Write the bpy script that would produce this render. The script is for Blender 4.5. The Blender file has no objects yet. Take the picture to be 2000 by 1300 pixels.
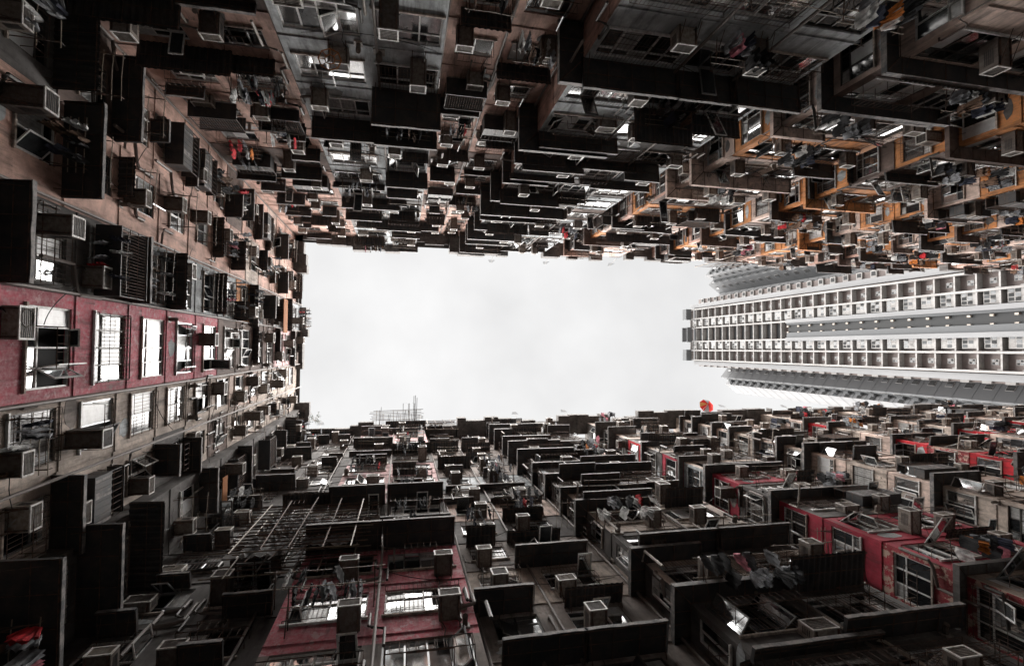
import bpy, math, random
import numpy as np
from mathutils import Matrix, Vector
rnd = random.Random(7); crnd = random.Random(21)
R = math.radians
PI = math.pi
SC = bpy.context.scene
COL = SC.collection

# ------------------------------------------------------------------ camera
FPX = 1000.0
def _n(v):
    v = np.array(v, float)
    return v / np.linalg.norm(v)
EZ = _n((-215, 30, FPX))
EX = _n(((65*30 + FPX*FPX)/215.0, 65, FPX))
EX = _n(EX - EZ*np.dot(EX, EZ))
EY = np.cross(EZ, EX)
M = np.array([EX, EY, EZ])
def proj(p):
    v = M.T @ np.array(p, float)
    if v[2] < 0.1: return None
    return 1000 + FPX*v[0]/v[2], 650 + FPX*v[1]/v[2]
def in_view(p, m=60):
    q = proj(p)
    return q is not None and -m < q[0] < 2000+m and -m < q[1] < 1300+m
cd = bpy.data.cameras.new('camera')
cam = bpy.data.objects.new('camera', cd)
COL.objects.link(cam)
cd.sensor_width = 36; cd.lens = 18; cd.clip_start = 0.05; cd.clip_end = 3000
r_, u_, b_ = M[:, 0], -M[:, 1], -M[:, 2]
cam.matrix_world = Matrix(((r_[0], u_[0], b_[0], 0), (r_[1], u_[1], b_[1], 0), (r_[2], u_[2], b_[2], 0), (0, 0, 0, 1)))
SC.camera = cam

# ------------------------------------------------------------------ sky, sun, exposure
SUN_EL, SUN_AZ = R(85), R(0)          # the sun stands over the open right-hand end, behind the cloud
w = bpy.data.worlds.new('World'); SC.world = w; w.use_nodes = True
nt = w.node_tree; nd = nt.nodes; lk = nt.links
bg = nd['Background']
sky = nd.new('ShaderNodeTexSky'); sky.sky_type = 'NISHITA'; sky.sun_disc = False
sky.sun_elevation = SUN_EL; sky.sun_rotation = R(90); sky.air_density = 1.0; sky.dust_density = 1.0
hs = nd.new('ShaderNodeHueSaturation'); hs.inputs['Saturation'].default_value = 0.04
lk.new(sky.outputs[0], hs.inputs['Color'])
tc = nd.new('ShaderNodeTexCoord')
nz = nd.new('ShaderNodeTexNoise'); nz.inputs['Scale'].default_value = 3.5; nz.inputs['Detail'].default_value = 4
lk.new(tc.outputs['Generated'], nz.inputs['Vector'])
rp = nd.new('ShaderNodeValToRGB')
rp.color_ramp.elements[0].position = .3; rp.color_ramp.elements[0].color = (5.2, 5.2, 5.22, 1)
rp.color_ramp.elements[1].position = .7; rp.color_ramp.elements[1].color = (6.6, 6.6, 6.6, 1)
lk.new(nz.outputs[0], rp.inputs[0])
mx = nd.new('ShaderNodeMix'); mx.data_type = 'RGBA'; mx.inputs[0].default_value = 0.985
lk.new(hs.outputs[0], mx.inputs[6]); lk.new(rp.outputs[0], mx.inputs[7])
lk.new(mx.outputs[2], bg.inputs['Color'])
bg.inputs['Strength'].default_value = 0.0288
sl = bpy.data.lights.new('sun', 'SUN'); so = bpy.data.objects.new('sun', sl); COL.objects.link(so)
sl.energy = 5.0; sl.angle = R(125); sl.color = (1, .96, .92)
sd = Vector((math.cos(SUN_EL)*math.cos(SUN_AZ), math.cos(SUN_EL)*math.sin(SUN_AZ), math.sin(SUN_EL)))
so.rotation_euler = sd.to_track_quat('Z', 'Y').to_euler()
vs = SC.view_settings
vs.view_transform = 'Standard'; vs.look = 'None'; vs.gamma = 1; vs.exposure = 2.36
SC.cycles.max_bounces = 6; SC.cycles.diffuse_bounces = 1; SC.cycles.glossy_bounces = 3

# ------------------------------------------------------------------ materials
MATS = {}
def mat(name, col, rough=.8, metal=0., spec=.5):
    m = bpy.data.materials.new(name); m.use_nodes = True
    b = m.node_tree.nodes['Principled BSDF']
    b.inputs['Base Color'].default_value = (*col, 1)
    b.inputs['Roughness'].default_value = rough; b.inputs['Metallic'].default_value = metal
    b.inputs['Specular IOR Level'].default_value = spec
    MATS[name] = m
    return m, m.node_tree.nodes, m.node_tree.links, b
def mapped(N, L, sc, obj=False):
    if obj:
        g = N.new('ShaderNodeTexCoord'); out = g.outputs['Object']
    else:
        g = N.new('ShaderNodeNewGeometry'); out = g.outputs['Position']
    mp = N.new('ShaderNodeMapping'); mp.inputs['Scale'].default_value = sc
    L.new(out, mp.inputs['Vector'])
    return mp.outputs[0]
def noise(N, L, vec, scale, det=5, rough=.6):
    n = N.new('ShaderNodeTexNoise'); n.inputs['Scale'].default_value = scale
    n.inputs['Detail'].default_value = det; n.inputs['Roughness'].default_value = rough
    L.new(vec, n.inputs['Vector'])
    return n.outputs[0]
def ramp(N, L, f, p0, p1, c0=(0, 0, 0), c1=(1, 1, 1)):
    r = N.new('ShaderNodeValToRGB')
    r.color_ramp.elements[0].position = p0; r.color_ramp.elements[0].color = (*c0, 1)
    r.color_ramp.elements[1].position = p1; r.color_ramp.elements[1].color = (*c1, 1)
    L.new(f, r.inputs[0])
    return r.outputs[0]
def mixc(N, L, f, a, b, mode='MIX'):
    x = N.new('ShaderNodeMix'); x.data_type = 'RGBA'; x.blend_type = mode
    if isinstance(f, float): x.inputs[0].default_value = f
    else: L.new(f, x.inputs[0])
    for i, c in ((6, a), (7, b)):
        if isinstance(c, tuple): x.inputs[i].default_value = (*c, 1)
        else: L.new(c, x.inputs[i])
    return x.outputs[2]
def bump(N, L, b, h, st=.3, dist=.02):
    bn = N.new('ShaderNodeBump'); bn.inputs['Strength'].default_value = st; bn.inputs['Distance'].default_value = dist
    L.new(h, bn.inputs['Height']); L.new(bn.outputs[0], b.inputs['Normal'])
def paint(name, col, under, grime=(.03, .028, .026), peel=.62, mott=.5):
    m, N, L, b = mat(name, col, .85)
    p = mapped(N, L, (1, 1, 1)); st = mapped(N, L, (2.2, 2.2, .28))
    big = noise(N, L, p, .9, 4); fine = noise(N, L, p, 7, 7, .72); strk = noise(N, L, st, 1.6, 6, .65)
    pl = noise(N, L, p, 2.6, 8, .7)
    d = tuple(c*.62 for c in col); l = tuple(min(1, c*1.25+.02) for c in col)
    c = mixc(N, L, ramp(N, L, big, .38, .62), d, l)
    mid = noise(N, L, mapped(N, L, (1.3, 1.3, .9)), 3.4, 8, .75)
    c = mixc(N, L, ramp(N, L, mid, .42, .66, (0, 0, 0), (.55, .55, .55)), c, tuple(min(1, x*.5+.3*u) for x, u in zip(col, under)))
    spk = noise(N, L, p, 22, 4, .8)
    c = mixc(N, L, ramp(N, L, spk, .62, .7, (0, 0, 0), (.6, .6, .6)), c, grime)
    c = mixc(N, L, ramp(N, L, fine, .5-mott*.2, .72, (0, 0, 0), (mott, mott, mott)), c, under)
    c = mixc(N, L, ramp(N, L, pl, peel, peel+.025), c, under)
    # run-off stains that start under each row of sills
    g_ = N.new('ShaderNodeNewGeometry'); sx = N.new('ShaderNodeSeparateXYZ'); L.new(g_.outputs['Position'], sx.inputs[0])
    def mt(op, a, b2=None, c2=None):
        q = N.new('ShaderNodeMath'); q.operation = op
        for i, v in enumerate((a, b2, c2)):
            if v is None: continue
            if isinstance(v, (int, float)): q.inputs[i].default_value = v
            else: L.new(v, q.inputs[i])
        return q.outputs[0]
    fr = mt('FRACT', mt('MULTIPLY_ADD', sx.outputs[2], 1/2.95, 10-15.2/2.95))
    below = mt('POWER', fr, 5.0)
    sn = noise(N, L, mapped(N, L, (3.2, 3.2, .35)), 1.7, 7, .75)
    c = mixc(N, L, mt('MULTIPLY', mt('MULTIPLY', below, ramp(N, L, sn, .5, .64)), .7), c, grime)
    c = mixc(N, L, ramp(N, L, strk, .5, .7, (0, 0, 0), (.7, .7, .7)), c, grime)
    L.new(c, b.inputs['Base Color'])
    bump(N, L, b, fine, .35, .02)
    return m
paint('pink_plaster', (.66, .42, .345), (.40, .25, .20), peel=.70, mott=.3)
paint('beige_plaster', (.62, .52, .45), (.24, .19, .16), peel=.64)
paint('grey_plaster', (.52, .555, .575), (.2, .2, .2), peel=.72, mott=.3)
paint('dusty_plaster', (.30, .255, .23), (.17, .14, .125), peel=.62)
paint('dark_and_shade_plaster', (.13, .12, .115), (.08, .07, .065), peel=.7)  # dark walls and roofs; on low corner floors the tone is painted shade
paint('red_paint', (.42, .012, .04), (.36, .05, .08), peel=.66, mott=.6)
paint('weathered_red', (.56, .03, .08), (.62, .36, .38), peel=.56, mott=.9)
paint('peeling_red', (.38, .012, .035), (.62, .44, .36), peel=.515, mott=.2)
paint('bright_red', (.64, .012, .025), (.3, .03, .04), peel=.72, mott=.3)
paint('washed_pink', (.75, .50, .50), (.5, .3, .3), peel=.66)
paint('orange_paint', (.74, .29, .085), (.45, .27, .18), peel=.62, mott=.5)
paint('pale_plaster', (.72, .56, .49), (.44, .33, .27), peel=.68, mott=.35)
paint('brown_and_shade_plaster', (.17, .115, .095), (.10, .07, .06), peel=.7)  # brown walls; on low corner floors the tone is painted shade

m, N, L, b = mat('canopy_metal', (.03, .031, .033), .6)
f = noise(N, L, mapped(N, L, (1, 1, 1)), 1.7, 7, .7)
L.new(mixc(N, L, ramp(N, L, f, .42, .7), (.026, .028, .031), (.075, .06, .052)), b.inputs['Base Color'])
m, N, L, b = mat('edge_metal', (.1, .1, .1), .7)
f = noise(N, L, mapped(N, L, (1, 1, 1)), 3, 7, .7)
L.new(mixc(N, L, ramp(N, L, f, .42, .62), (.08, .082, .086), (.3, .27, .255)), b.inputs['Base Color'])
m, N, L, b = mat('rusty_metal', (.07, .05, .04), .8)
f = noise(N, L, mapped(N, L, (1, 1, 1)), 6, 7, .7)
L.new(mixc(N, L, ramp(N, L, f, .4, .65), (.05, .045, .042), (.17, .09, .06)), b.inputs['Base Color'])
m, N, L, b = mat('casing', (.13, .115, .105), .7)
f = noise(N, L, mapped(N, L, (3, 3, 1)), 3, 7, .7)
L.new(mixc(N, L, ramp(N, L, f, .38, .68), (.24, .22, .205), (.11, .075, .06)), b.inputs['Base Color'])
m, N, L, b = mat('casing_pale', (.36, .35, .33), .6)
f = noise(N, L, mapped(N, L, (3, 3, 1)), 3, 7, .7)
L.new(mixc(N, L, ramp(N, L, f, .38, .68), (.5, .48, .46), (.2, .15, .12)), b.inputs['Base Color'])
def tint(name):
    m = MATS[name]; N, L = m.node_tree.nodes, m.node_tree.links; b = N['Principled BSDF']
    src = b.inputs['Base Color'].links[0].from_socket
    oi = N.new('ShaderNodeObjectInfo')
    L.new(mixc(N, L, 1.0, src, ramp(N, L, oi.outputs['Random'], 0, 1, (.45, .42, .40), (1.25, 1.2, 1.12)), 'MULTIPLY'), b.inputs['Base Color'])
tint('casing'); tint('casing_pale')
m, N, L, b = mat('rim', (.6, .58, .55), .5)
f = noise(N, L, mapped(N, L, (1, 1, 1)), 8, 5, .7)
L.new(mixc(N, L, ramp(N, L, f, .45, .7), (.78, .77, .75), (.35, .28, .23)), b.inputs['Base Color'])
mat('grille_dark', (.03, .03, .032), .6)
m, N, L, b = mat('frame_white', (.7, .7, .69), .45)
f = noise(N, L, mapped(N, L, (1, 1, 1)), 5, 6, .7)
L.new(mixc(N, L, ramp(N, L, f, .45, .75), (.82, .82, .81), (.38, .33, .3)), b.inputs['Base Color'])
mat('frame_aluminium', (.42, .43, .44), .35, .7)
mat('frame_dark', (.06, .055, .05), .5, .2)
def glass(name, col, rough=.06, folds=0., c2=None):
    m, N, L, b = mat(name, col, rough)
    b.inputs['IOR'].default_value = 1.65
    p = mapped(N, L, (1, 1, 1)); f = noise(N, L, p, 3, 5, .7)
    c = mixc(N, L, ramp(N, L, f, .4, .7), col, c2 or tuple(x*.5 for x in col))
    if folds:
        g = noise(N, L, mapped(N, L, (14, 14, .6)), 1.5, 3)
        c = mixc(N, L, ramp(N, L, g, .35, .65, (0, 0, 0), (folds,)*3), c, tuple(x*.35 for x in col))
    L.new(c, b.inputs['Base Color'])
    L.new(ramp(N, L, noise(N, L, p, 9, 5, .7), .3, .7, (rough,)*3, (rough+.14,)*3), b.inputs['Roughness'])
glass('glass_dark', (.015, .017, .02), .04)
glass('glass_smoky', (.05, .055, .06), .07)
glass('glass_curtain', (.62, .62, .61), .18, .6)
glass('glass_frosted', (.78, .79, .8), .3, .12, (.6, .6, .6))
m, N, L, b = mat('glass_reflective', (.74, .76, .77), .05, .92)
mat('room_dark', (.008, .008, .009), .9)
mat('pipe', (.16, .13, .115), .6)
mat('pole', (.27, .22, .17), .6)
mat('bamboo', (.3, .2, .1), .7)
mat('cable', (.02, .02, .02), .6)
def cloth(name, col):
    m, N, L, b = mat(name, col, .95)
    L.new(mixc(N, L, ramp(N, L, noise(N, L, mapped(N, L, (1, 1, 1), True), 6, 4), .4, .65), col, tuple(c*.45 for c in col)), b.inputs['Base Color'])
for nme, c in dict(white=(.75, .75, .74), grey=(.3, .31, .33), black=(.02, .02, .022), navy=(.03, .035, .06), red=(.6, .02, .03), pink=(.6, .2, .25), orange=(.7, .22, .04), brown=(.2, .12, .08)).items():
    cloth('cloth_'+nme, c)
m, N, L, b = mat('ground_concrete', (.10, .097, .09), .9)
L.new(mixc(N, L, noise(N, L, mapped(N, L, (1, 1, 1)), .7, 8), (.07, .068, .065), (.13, .125, .12)), b.inputs['Base Color'])
m, N, L, b = mat('tower_concrete', (.60, .60, .60), .8)
f = noise(N, L, mapped(N, L, (.3, .3, .06)), 1, 6, .6)
L.new(mixc(N, L, ramp(N, L, f, .35, .7), (.27, .275, .285), (.2, .204, .212)), b.inputs['Base Color'])
m, N, L, b = mat('tower_tile', (.22, .16, .145), .7)
f = noise(N, L, mapped(N, L, (1, 1, 1)), 1.2, 6, .6)
L.new(mixc(N, L, ramp(N, L, f, .35, .7), (.17, .138, .13), (.115, .093, .087)), b.inputs['Base Color'])
mat('tower_grey', (.115, .121, .128), .8)
mat('tower_dark', (.033, .035, .037), .8)
m, N, L, b = mat('tower_white', (.52, .495, .475), .7)
f = noise(N, L, mapped(N, L, (.8, .8, .12)), 1.5, 7, .7)
L.new(mixc(N, L, ramp(N, L, f, .45, .68), (.35, .345, .34), (.22, .205, .2)), b.inputs['Base Color'])
mat('tower_glass', (.12, .13, .14), .15)
mat('parasol_red', (.75, .03, .02), .8); mat('parasol_yellow', (.75, .38, .12), .8); mat('parasol_grey', (.38, .4, .41), .8)
mat('plank_orange', (.42, .17, .06), .85)
mat('plant_green', (.05, .08, .04), .9)
m, N, L, b = mat('netting', (.22, .22, .22), .9)
f = noise(N, L, mapped(N, L, (1, 1, 1)), 2.5, 7, .7)
L.new(mixc(N, L, ramp(N, L, f, .4, .65), (.38, .38, .38), (.08, .08, .085)), b.inputs['Base Color'])

# ------------------------------------------------------------------ mesh helper
class MB:
    def __init__(s): s.v = []; s.f = []; s.m = []; s.mats = []
    def mi(s, m):
        if m not in s.mats: s.mats.append(m)
        return s.mats.index(m)
    def quad(s, a, b, c, d, m):
        n = len(s.v); s.v += [a, b, c, d]; s.f.append((n, n+1, n+2, n+3)); s.m.append(s.mi(m))
    def poly(s, pts, m):
        n = len(s.v); s.v += list(pts); s.f.append(tuple(range(n, n+len(pts)))); s.m.append(s.mi(m))
    def box(s, x0, x1, y0, y1, z0, z1, m):
        n = len(s.v)
        s.v += [(x0, y0, z0), (x1, y0, z0), (x1, y1, z0), (x0, y1, z0), (x0, y0, z1), (x1, y0, z1), (x1, y1, z1), (x0, y1, z1)]
        k = s.mi(m)
        for q in ((0, 3, 2, 1), (4, 5, 6, 7), (0, 1, 5, 4), (1, 2, 6, 5), (2, 3, 7, 6), (3, 0, 4, 7)):
            s.f.append(tuple(n+i for i in q)); s.m.append(k)
    def tube(s, pts, r, m, k=5):
        P = [Vector(p) for p in pts]; n0 = len(s.v); mi = s.mi(m)
        for i, p in enumerate(P):
            t = (P[min(i+1, len(P)-1)] - P[max(i-1, 0)]).normalized()
            a = t.cross(Vector((0, 0, 1)) if abs(t.z) < .9 else Vector((1, 0, 0))).normalized(); c = t.cross(a)
            for j in range(k):
                q = p + (a*math.cos(2*PI*j/k) + c*math.sin(2*PI*j/k))*r
                s.v.append(tuple(q))
        for i in range(len(P)-1):
            for j in range(k):
                a = n0+i*k+j; b2 = n0+i*k+(j+1) % k
                s.f.append((a, b2, b2+k, a+k)); s.m.append(mi)
        s.f.append(tuple(n0+j for j in range(k))[::-1]); s.m.append(mi)
        s.f.append(tuple(n0+(len(P)-1)*k+j for j in range(k))); s.m.append(mi)
    def bar(s, a, b, w_, m): s.tube([a, b], w_, m, 4)
    def add(s, o, mtx=None, off=None):
        """append another builder's shape, turned about z by mtx=(cos,sin) and moved by off"""
        n = len(s.v); c, t = mtx if mtx else (1, 0); ox, oy, oz = off or (0, 0, 0)
        s.v += [(x*c-y*t+ox, x*t+y*c+oy, z+oz) for x, y, z in o.v]
        mp = [s.mi(q) for q in o.mats]
        s.f += [tuple(i+n for i in q) for q in o.f]; s.m += [mp[i] for i in o.m]
    def mesh(s, name):
        me = bpy.data.meshes.new(name); me.from_pydata(s.v, [], s.f)
        for q in s.mats: me.materials.append(MATS[q])
        me.polygons.foreach_set('material_index', s.m); me.update()
        return me
    def build(s, name, parent=None, loc=(0, 0, 0), rz=0):
        return link(s.mesh(name), name, parent, loc, rz)
def link(me, name, parent=None, loc=(0, 0, 0), rz=0):
    o = bpy.data.objects.new(name, me); COL.objects.link(o); o.location = loc; o.rotation_euler.z = rz
    if parent: o.parent = parent
    return o
def tag(o, label=None, cat=None, group=None, kind=None):
    if label: o['label'] = label
    if cat: o['category'] = cat
    if group: o['group'] = group
    if kind: o['kind'] = kind
    return o
ORD = ['zeroth', 'first', 'second', 'third', 'fourth', 'fifth', 'sixth', 'seventh', 'eighth', 'ninth', 'tenth', 'eleventh', 'twelfth', 'thirteenth', 'fourteenth', 'fifteenth', 'sixteenth', 'seventeenth', 'eighteenth', 'nineteenth', 'twentieth']

# ------------------------------------------------------------------ prototypes: dict part -> MB (first is the main one)
_cache = {}
def proto(key, fn, *a):
    k = (key,)+a
    if k not in _cache:
        parts = fn(*a)
        _cache[k] = dict(parts=parts, meshes=None)
    return _cache[k]
def pmeshes(p):
    if p['meshes'] is None: p['meshes'] = [(n, par, mb.mesh(n)) for n, par, mb in p['parts']]
    return p['meshes']
GL = ['glass_dark', 'glass_dark', 'glass_smoky', 'glass_curtain', 'glass_frosted', 'glass_reflective', 'glass_dark', 'glass_reflective', 'glass_reflective']
def sash(mb_f, mb_p, x0, x1, z0, z1, hinge, ang, fm, gm, y=-.06):
    """an open light: hinge 'l','r' (side hung) or 't' (top hung), swung out by ang"""
    def tr(u, d, z):
        if hinge == 'l': return (x0+(u-x0)*math.cos(ang)-d*math.sin(ang), y+(u-x0)*math.sin(ang)+d*math.cos(ang), z)
        if hinge == 'r': return (x1-(x1-u)*math.cos(ang)+d*math.sin(ang), y+(x1-u)*math.sin(ang)+d*math.cos(ang), z)
        return (u, y+(z1-z)*math.sin(ang)+d*math.cos(ang), z1-(z1-z)*math.cos(ang)+d*math.sin(ang))
    t = .045
    def bx(a, b_, c, d_, mb, m, d0=-.015, d1=.02):
        n = len(mb.v)
        for z in (c, d_):
            for (u, d) in ((a, d0), (b_, d0), (b_, d1), (a, d1)): mb.v.append(tr(u, d, z))
        k = mb.mi(m)
        for q in ((0, 3, 2, 1), (4, 5, 6, 7), (0, 1, 5, 4), (1, 2, 6, 5), (2, 3, 7, 6), (3, 0, 4, 7)):
            mb.f.append(tuple(n+i for i in q)); mb.m.append(k)
    bx(x0, x0+t, z0, z1, mb_f, fm); bx(x1-t, x1, z0, z1, mb_f, fm)
    bx(x0+t, x1-t, z0, z0+t, mb_f, fm); bx(x0+t, x1-t, z1-t, z1, mb_f, fm)
    bx(x0+t, x1-t, z0+t, z1-t, mb_p, gm, -.004, .004)
def window(w, h, style, seed):
    r = random.Random(seed*31+style*7+int(w*10))
    F = MB(); P = MB(); G = MB(); SS = []
    fm = ['frame_white', 'frame_white', 'frame_aluminium', 'frame_dark', 'frame_white'][(seed+style) % 5]
    n = max(2, round(w/.62)); t = .05
    y0, y1 = -.13, -.05
    hw = w/2
    F.box(-hw, -hw+t, y0, y1, 0, h, fm); F.box(hw-t, hw, y0, y1, 0, h, fm)
    F.box(-hw+t, hw-t, y0, y1, 0, t, fm); F.box(-hw+t, hw-t, y0, y1, h-t, h, fm)
    F.box(-hw-.06, hw+.06, -.04, .07, -.07, -.003, 'frame_white' if seed % 2 else 'beige_plaster')
    tz = {0: None, 1: h*.72, 2: h*.3, 3: h*.68}[style]
    for i in range(1, n):
        x = -hw+w*i/n; F.box(x-t/2, x+t/2, y0+.003, y1-.003, t, h-t, fm)
    rows = [(t, h-t)]
    if tz:
        for i in range(n):
            a = -hw+w*i/n; F.box(a+t/2+(t/2 if i == 0 else 0), a+w/n-t/2-(t/2 if i == n-1 else 0), y0+.006, y1-.006, tz-t/2, tz+t/2, fm)
        rows = [(t, tz-t/2), (tz+t/2, h-t)]
    for i in range(n):
        a = -hw+w*i/n+(t if i == 0 else t/2); b_ = -hw+w*(i+1)/n-(t if i == n-1 else t/2)
        for ri, (z0, z1) in enumerate(rows):
            gm = r.choice(GL)
            if r.random() < .2 and z1-z0 > .5:
                S = MB(); SS.append(S)
                sash(S, S, a, b_, z0, z1, r.choice('lrt'), R(r.choice((25, 40, 60, 80))) if True else 0, fm, r.choice(('glass_reflective', 'glass_dark', 'glass_reflective', 'glass_smoky')))
            else:
                dy = r.uniform(-.012, .012)
                P.quad((a, -.09+dy, z0), (b_, -.09-dy, z0), (b_, -.09-dy, z1), (a, -.09+dy, z1), gm)
    out = [('window', None, F), ('pane', 'window', P)]
    for S in SS: out.append(('sash', 'window', S))
    if seed % 5 in (1, 3):
        y = .14
        for k in range(int(w/.13)+1):
            x = -hw+.02+k*.13
            G.bar((x, y, -.02), (x, y, h), .007, 'rusty_metal')
        for z in (0, h*.33, h*.66, h): G.bar((-hw, y, z), (hw, y, z), .01, 'rusty_metal')
        for x in (-hw, hw):
            for z in (0, h): G.bar((x, -.02, z), (x, y, z), .01, 'rusty_metal')
        out.append(('grille', 'window', G))
    return out
def canopy(w, d, style):
    C = MB(); hw = w/2; r = random.Random(int(w*10)+style)
    sl = -.10
    if style == 0:      # corrugated sheet
        k = int(w/.05); T = .02
        pts = []
        for i in range(k+1):
            pts.append((-hw+w*i/k, T*(1 if i % 4 in (0, 1) else -1)))
        for i in range(k):
            (xa, za), (xb, zb) = pts[i], pts[i+1]
            for o in (0, -.008):
                C.quad((xa, 0, za+o), (xb, 0, zb+o), (xb, d, zb+o+sl), (xa, d, za+o+sl), 'canopy_metal')
    else:
        C.quad((-hw, 0, 0), (hw, 0, 0), (hw, d, sl), (-hw, d, sl), 'canopy_metal')
        C.quad((-hw, 0, .03), (-hw, d, sl+.03), (hw, d, sl+.03), (hw, 0, .03), 'canopy_metal')
        n = max(3, int(w/.35)); e = [r.uniform(-.03, .02) for _ in range(n+1)]
        for i in range(n):
            xa, xb = -hw+w*i/n, -hw+w*(i+1)/n
            for yy in (d, d+.02): C.quad((xa, yy, sl-.08+e[i]), (xb, yy, sl-.08+e[i+1]), (xb, yy, sl+.06+e[i+1]*.5), (xa, yy, sl+.06+e[i]*.5), 'edge_metal')
            C.quad((xa, d, sl-.08+e[i]), (xb, d, sl-.08+e[i+1]), (xb, d+.02, sl-.08+e[i+1]), (xa, d+.02, sl-.08+e[i]), 'edge_metal')
        for x in (-hw-.02, hw): C.quad((x, 0, -.08), (x, d, sl-.08), (x, d, sl+.04), (x, 0, .04), 'canopy_metal')
    F = MB()
    n = max(2, round(w/.8))
    for i in range(n+1):
        x = -hw+.03+(w-.06)*i/n
        F.tube([(x, 0, -.035), (x, d-.01, sl-.035)], .014, 'rusty_metal', 4)
    F.tube([(-hw, d*.52, -.075), (hw, d*.52, -.075)], .014, 'rusty_metal', 4)
    F.tube([(-hw, d-.05, sl-.06), (hw, d-.05, sl-.06)], .018, 'rusty_metal', 4)
    for s in (-1, 1):
        x = s*(hw-.15)
        F.tube([(x, 0, -.35), (x, d*.8, sl-.04)], .014, 'rusty_metal', 4)
    return [('canopy', None, C), ('canopy_bracket', 'canopy', F)]
def aircon(kind):
    w, h, d, cm = [(.6, .42, .7, 'casing'), (.66, .46, .55, 'casing_pale'), (.55, .55, .95, 'casing'), (.8, .55, .35, 'casing_pale')][kind]
    C = MB(); hw = w/2
    C.box(-hw, hw, .02, d, 0, h, cm)
    for k in range(5):
        z = h*(.25+.11*k)
        for sx in (-1, 1):
            C.box(*sorted((sx*hw, sx*(hw+.006))), d*.35, d*.85, z, z+.018, 'grille_dark')
    Rm = MB(); t = .035
    Rm.box(-hw-.012, hw+.012, d, d+.03, 0, t, 'rim'); Rm.box(-hw-.012, hw+.012, d, d+.03, h-t, h, 'rim')
    Rm.box(-hw-.012, -hw+t, d, d+.03, t, h-t, 'rim'); Rm.box(hw-t, hw+.012, d, d+.03, t, h-t, 'rim')
    Gr = MB()
    Gr.box(-hw+t, hw-t, d, d+.008, t, h-t, 'grille_dark')
    for k in range(7):
        z = t+(h-2*t)*(k+.5)/7; Gr.box(-hw+t, hw-t, d+.009, d+.018, z-.006, z+.006, 'casing_pale')
    if kind == 3:
        Gr.tube([(.12+math.cos(a)*h*.4, d+.03, h/2+math.sin(a)*h*.4) for a in [i*PI/8 for i in range(17)]], .012, 'casing')
    BB = []
    for s in (-1, 1):
        B = MB(); BB.append(('bracket', 0, B))
        x = s*(hw-.06)
        B.box(x-.02, x+.02, 0, d, -.04, -.004, 'rusty_metal')
        B.tube([(x, .0, -.38), (x, d*.85, -.04)], .014, 'rusty_metal', 4)
    Hs = MB(); Hs.tube([(hw*.6, .1, 0), (hw*.8, .12, -.15), (hw*.5, .05, -.45), (hw*.9, .02, -1.1)], .014, 'cable', 4)
    BB.append(('hose', 0, Hs))
    return [('casing', 0, C), ('front_rim', 0, Rm), ('grille', 0, Gr)]+BB
def rack(w, d, n):
    A = MB(); hw = w/2
    out = []
    for s in (-1, 1):
        A = MB()
        x = s*hw*.82
        A.tube([(x, 0, 0), (x, d, .06)], .018, 'rusty_metal', 5)
        A.tube([(x, 0, -.4), (x, d*.7, .03)], .014, 'rusty_metal', 5)
        A.tube([(x, d, .06), (x, d, .24)], .014, 'rusty_metal', 5)
        out.append(('bracket', 0, A))
    for k in range(n):
        B = MB(); y = d*(.5+.5*k/max(1, n-1)) if n > 1 else d
        B.tube([(-hw, y, .08), (0, y, .06), (hw, y+.03, .09)], .014, 'pole', 5)
        out.append(('pole', 0, B))
    return out
GARM = ['white', 'grey', 'black', 'navy', 'red', 'pink', 'orange', 'brown', 'grey', 'black', 'black', 'grey']
GKIND = ['shirt', 'trousers', 'towel']
def garment(kind, ci, seed):
    """cloth hung across a hanger; the fabric hangs in the local y-z plane, folded"""
    r = random.Random(seed*13+kind+ci)
    G = MB(); m = 'cloth_'+GARM[ci]
    L_, W_ = [(.62, .21), (.85, .15), (.66, .22)][kind]
    nx, nz_ = 8, 7
    def sheet(W0, W1, x0, top, bot, skew=0):
        n0 = len(G.v); ph = r.uniform(0, 6); am = r.uniform(.012, .03)
        for j in range(nz_+1):
            t = j/nz_; wv = W0+(W1-W0)*t
            for i in range(nx+1):
                s = i/nx*2-1
                G.v.append((am*(.4+t)*math.sin(ph+s*7+t*1.5)+x0+.02*math.sin(t*5+ph), s*wv+skew*t+.0, top+(bot-top)*t+.03*math.sin(s*5+ph)*t - (.05*abs(s) if j == 0 else 0)))
        for j in range(nz_):
            for i in range(nx):
                a = n0+j*(nx+1)+i
                G.f.append((a, a+1, a+nx+2, a+nx+1)); G.m.append(G.mi(m))
    if kind == 0:
        sheet(.16, W_, .02, 0, -L_); sheet(.16, W_*.95, -.03, 0, -L_*.96)
        for s in (-1, 1):
            n0 = len(G.v)
            for (y, z) in ((.13, -.02), (.14, -.18), (.24, -.46), (.30, -.42)):
                G.v.append((.03, s*y, z))
            for (y, z) in ((.13, -.02), (.14, -.18), (.24, -.46), (.30, -.42)):
                G.v.append((-.03, s*y, z))
            for q in ((0, 1, 2, 3), (4, 5, 6, 7), (0, 3, 7, 4), (2, 3, 7, 6)): G.f.append(tuple(n0+i for i in q)); G.m.append(G.mi(m))
    elif kind == 1:
        for s in (-1, 1): sheet(.09, .11, .02*s, 0, -L_, s*.12)
        sheet(.17, .18, -.01, .03, -.3)
    else:
        sheet(W_, W_*1.1, .03, .02, -L_); sheet(W_, W_, -.03, .02, -L_*.7)
    H_ = MB(); H_.tube([(0, -.18, -.04), (0, 0, .03), (0, .18, -.04)], .006, 'frame_dark', 4); H_.tube([(0, 0, .03), (0, 0, .09)], .005, 'frame_dark', 4)
    return [('fabric', 0, G), ('hanger', 0, H_)]

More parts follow.
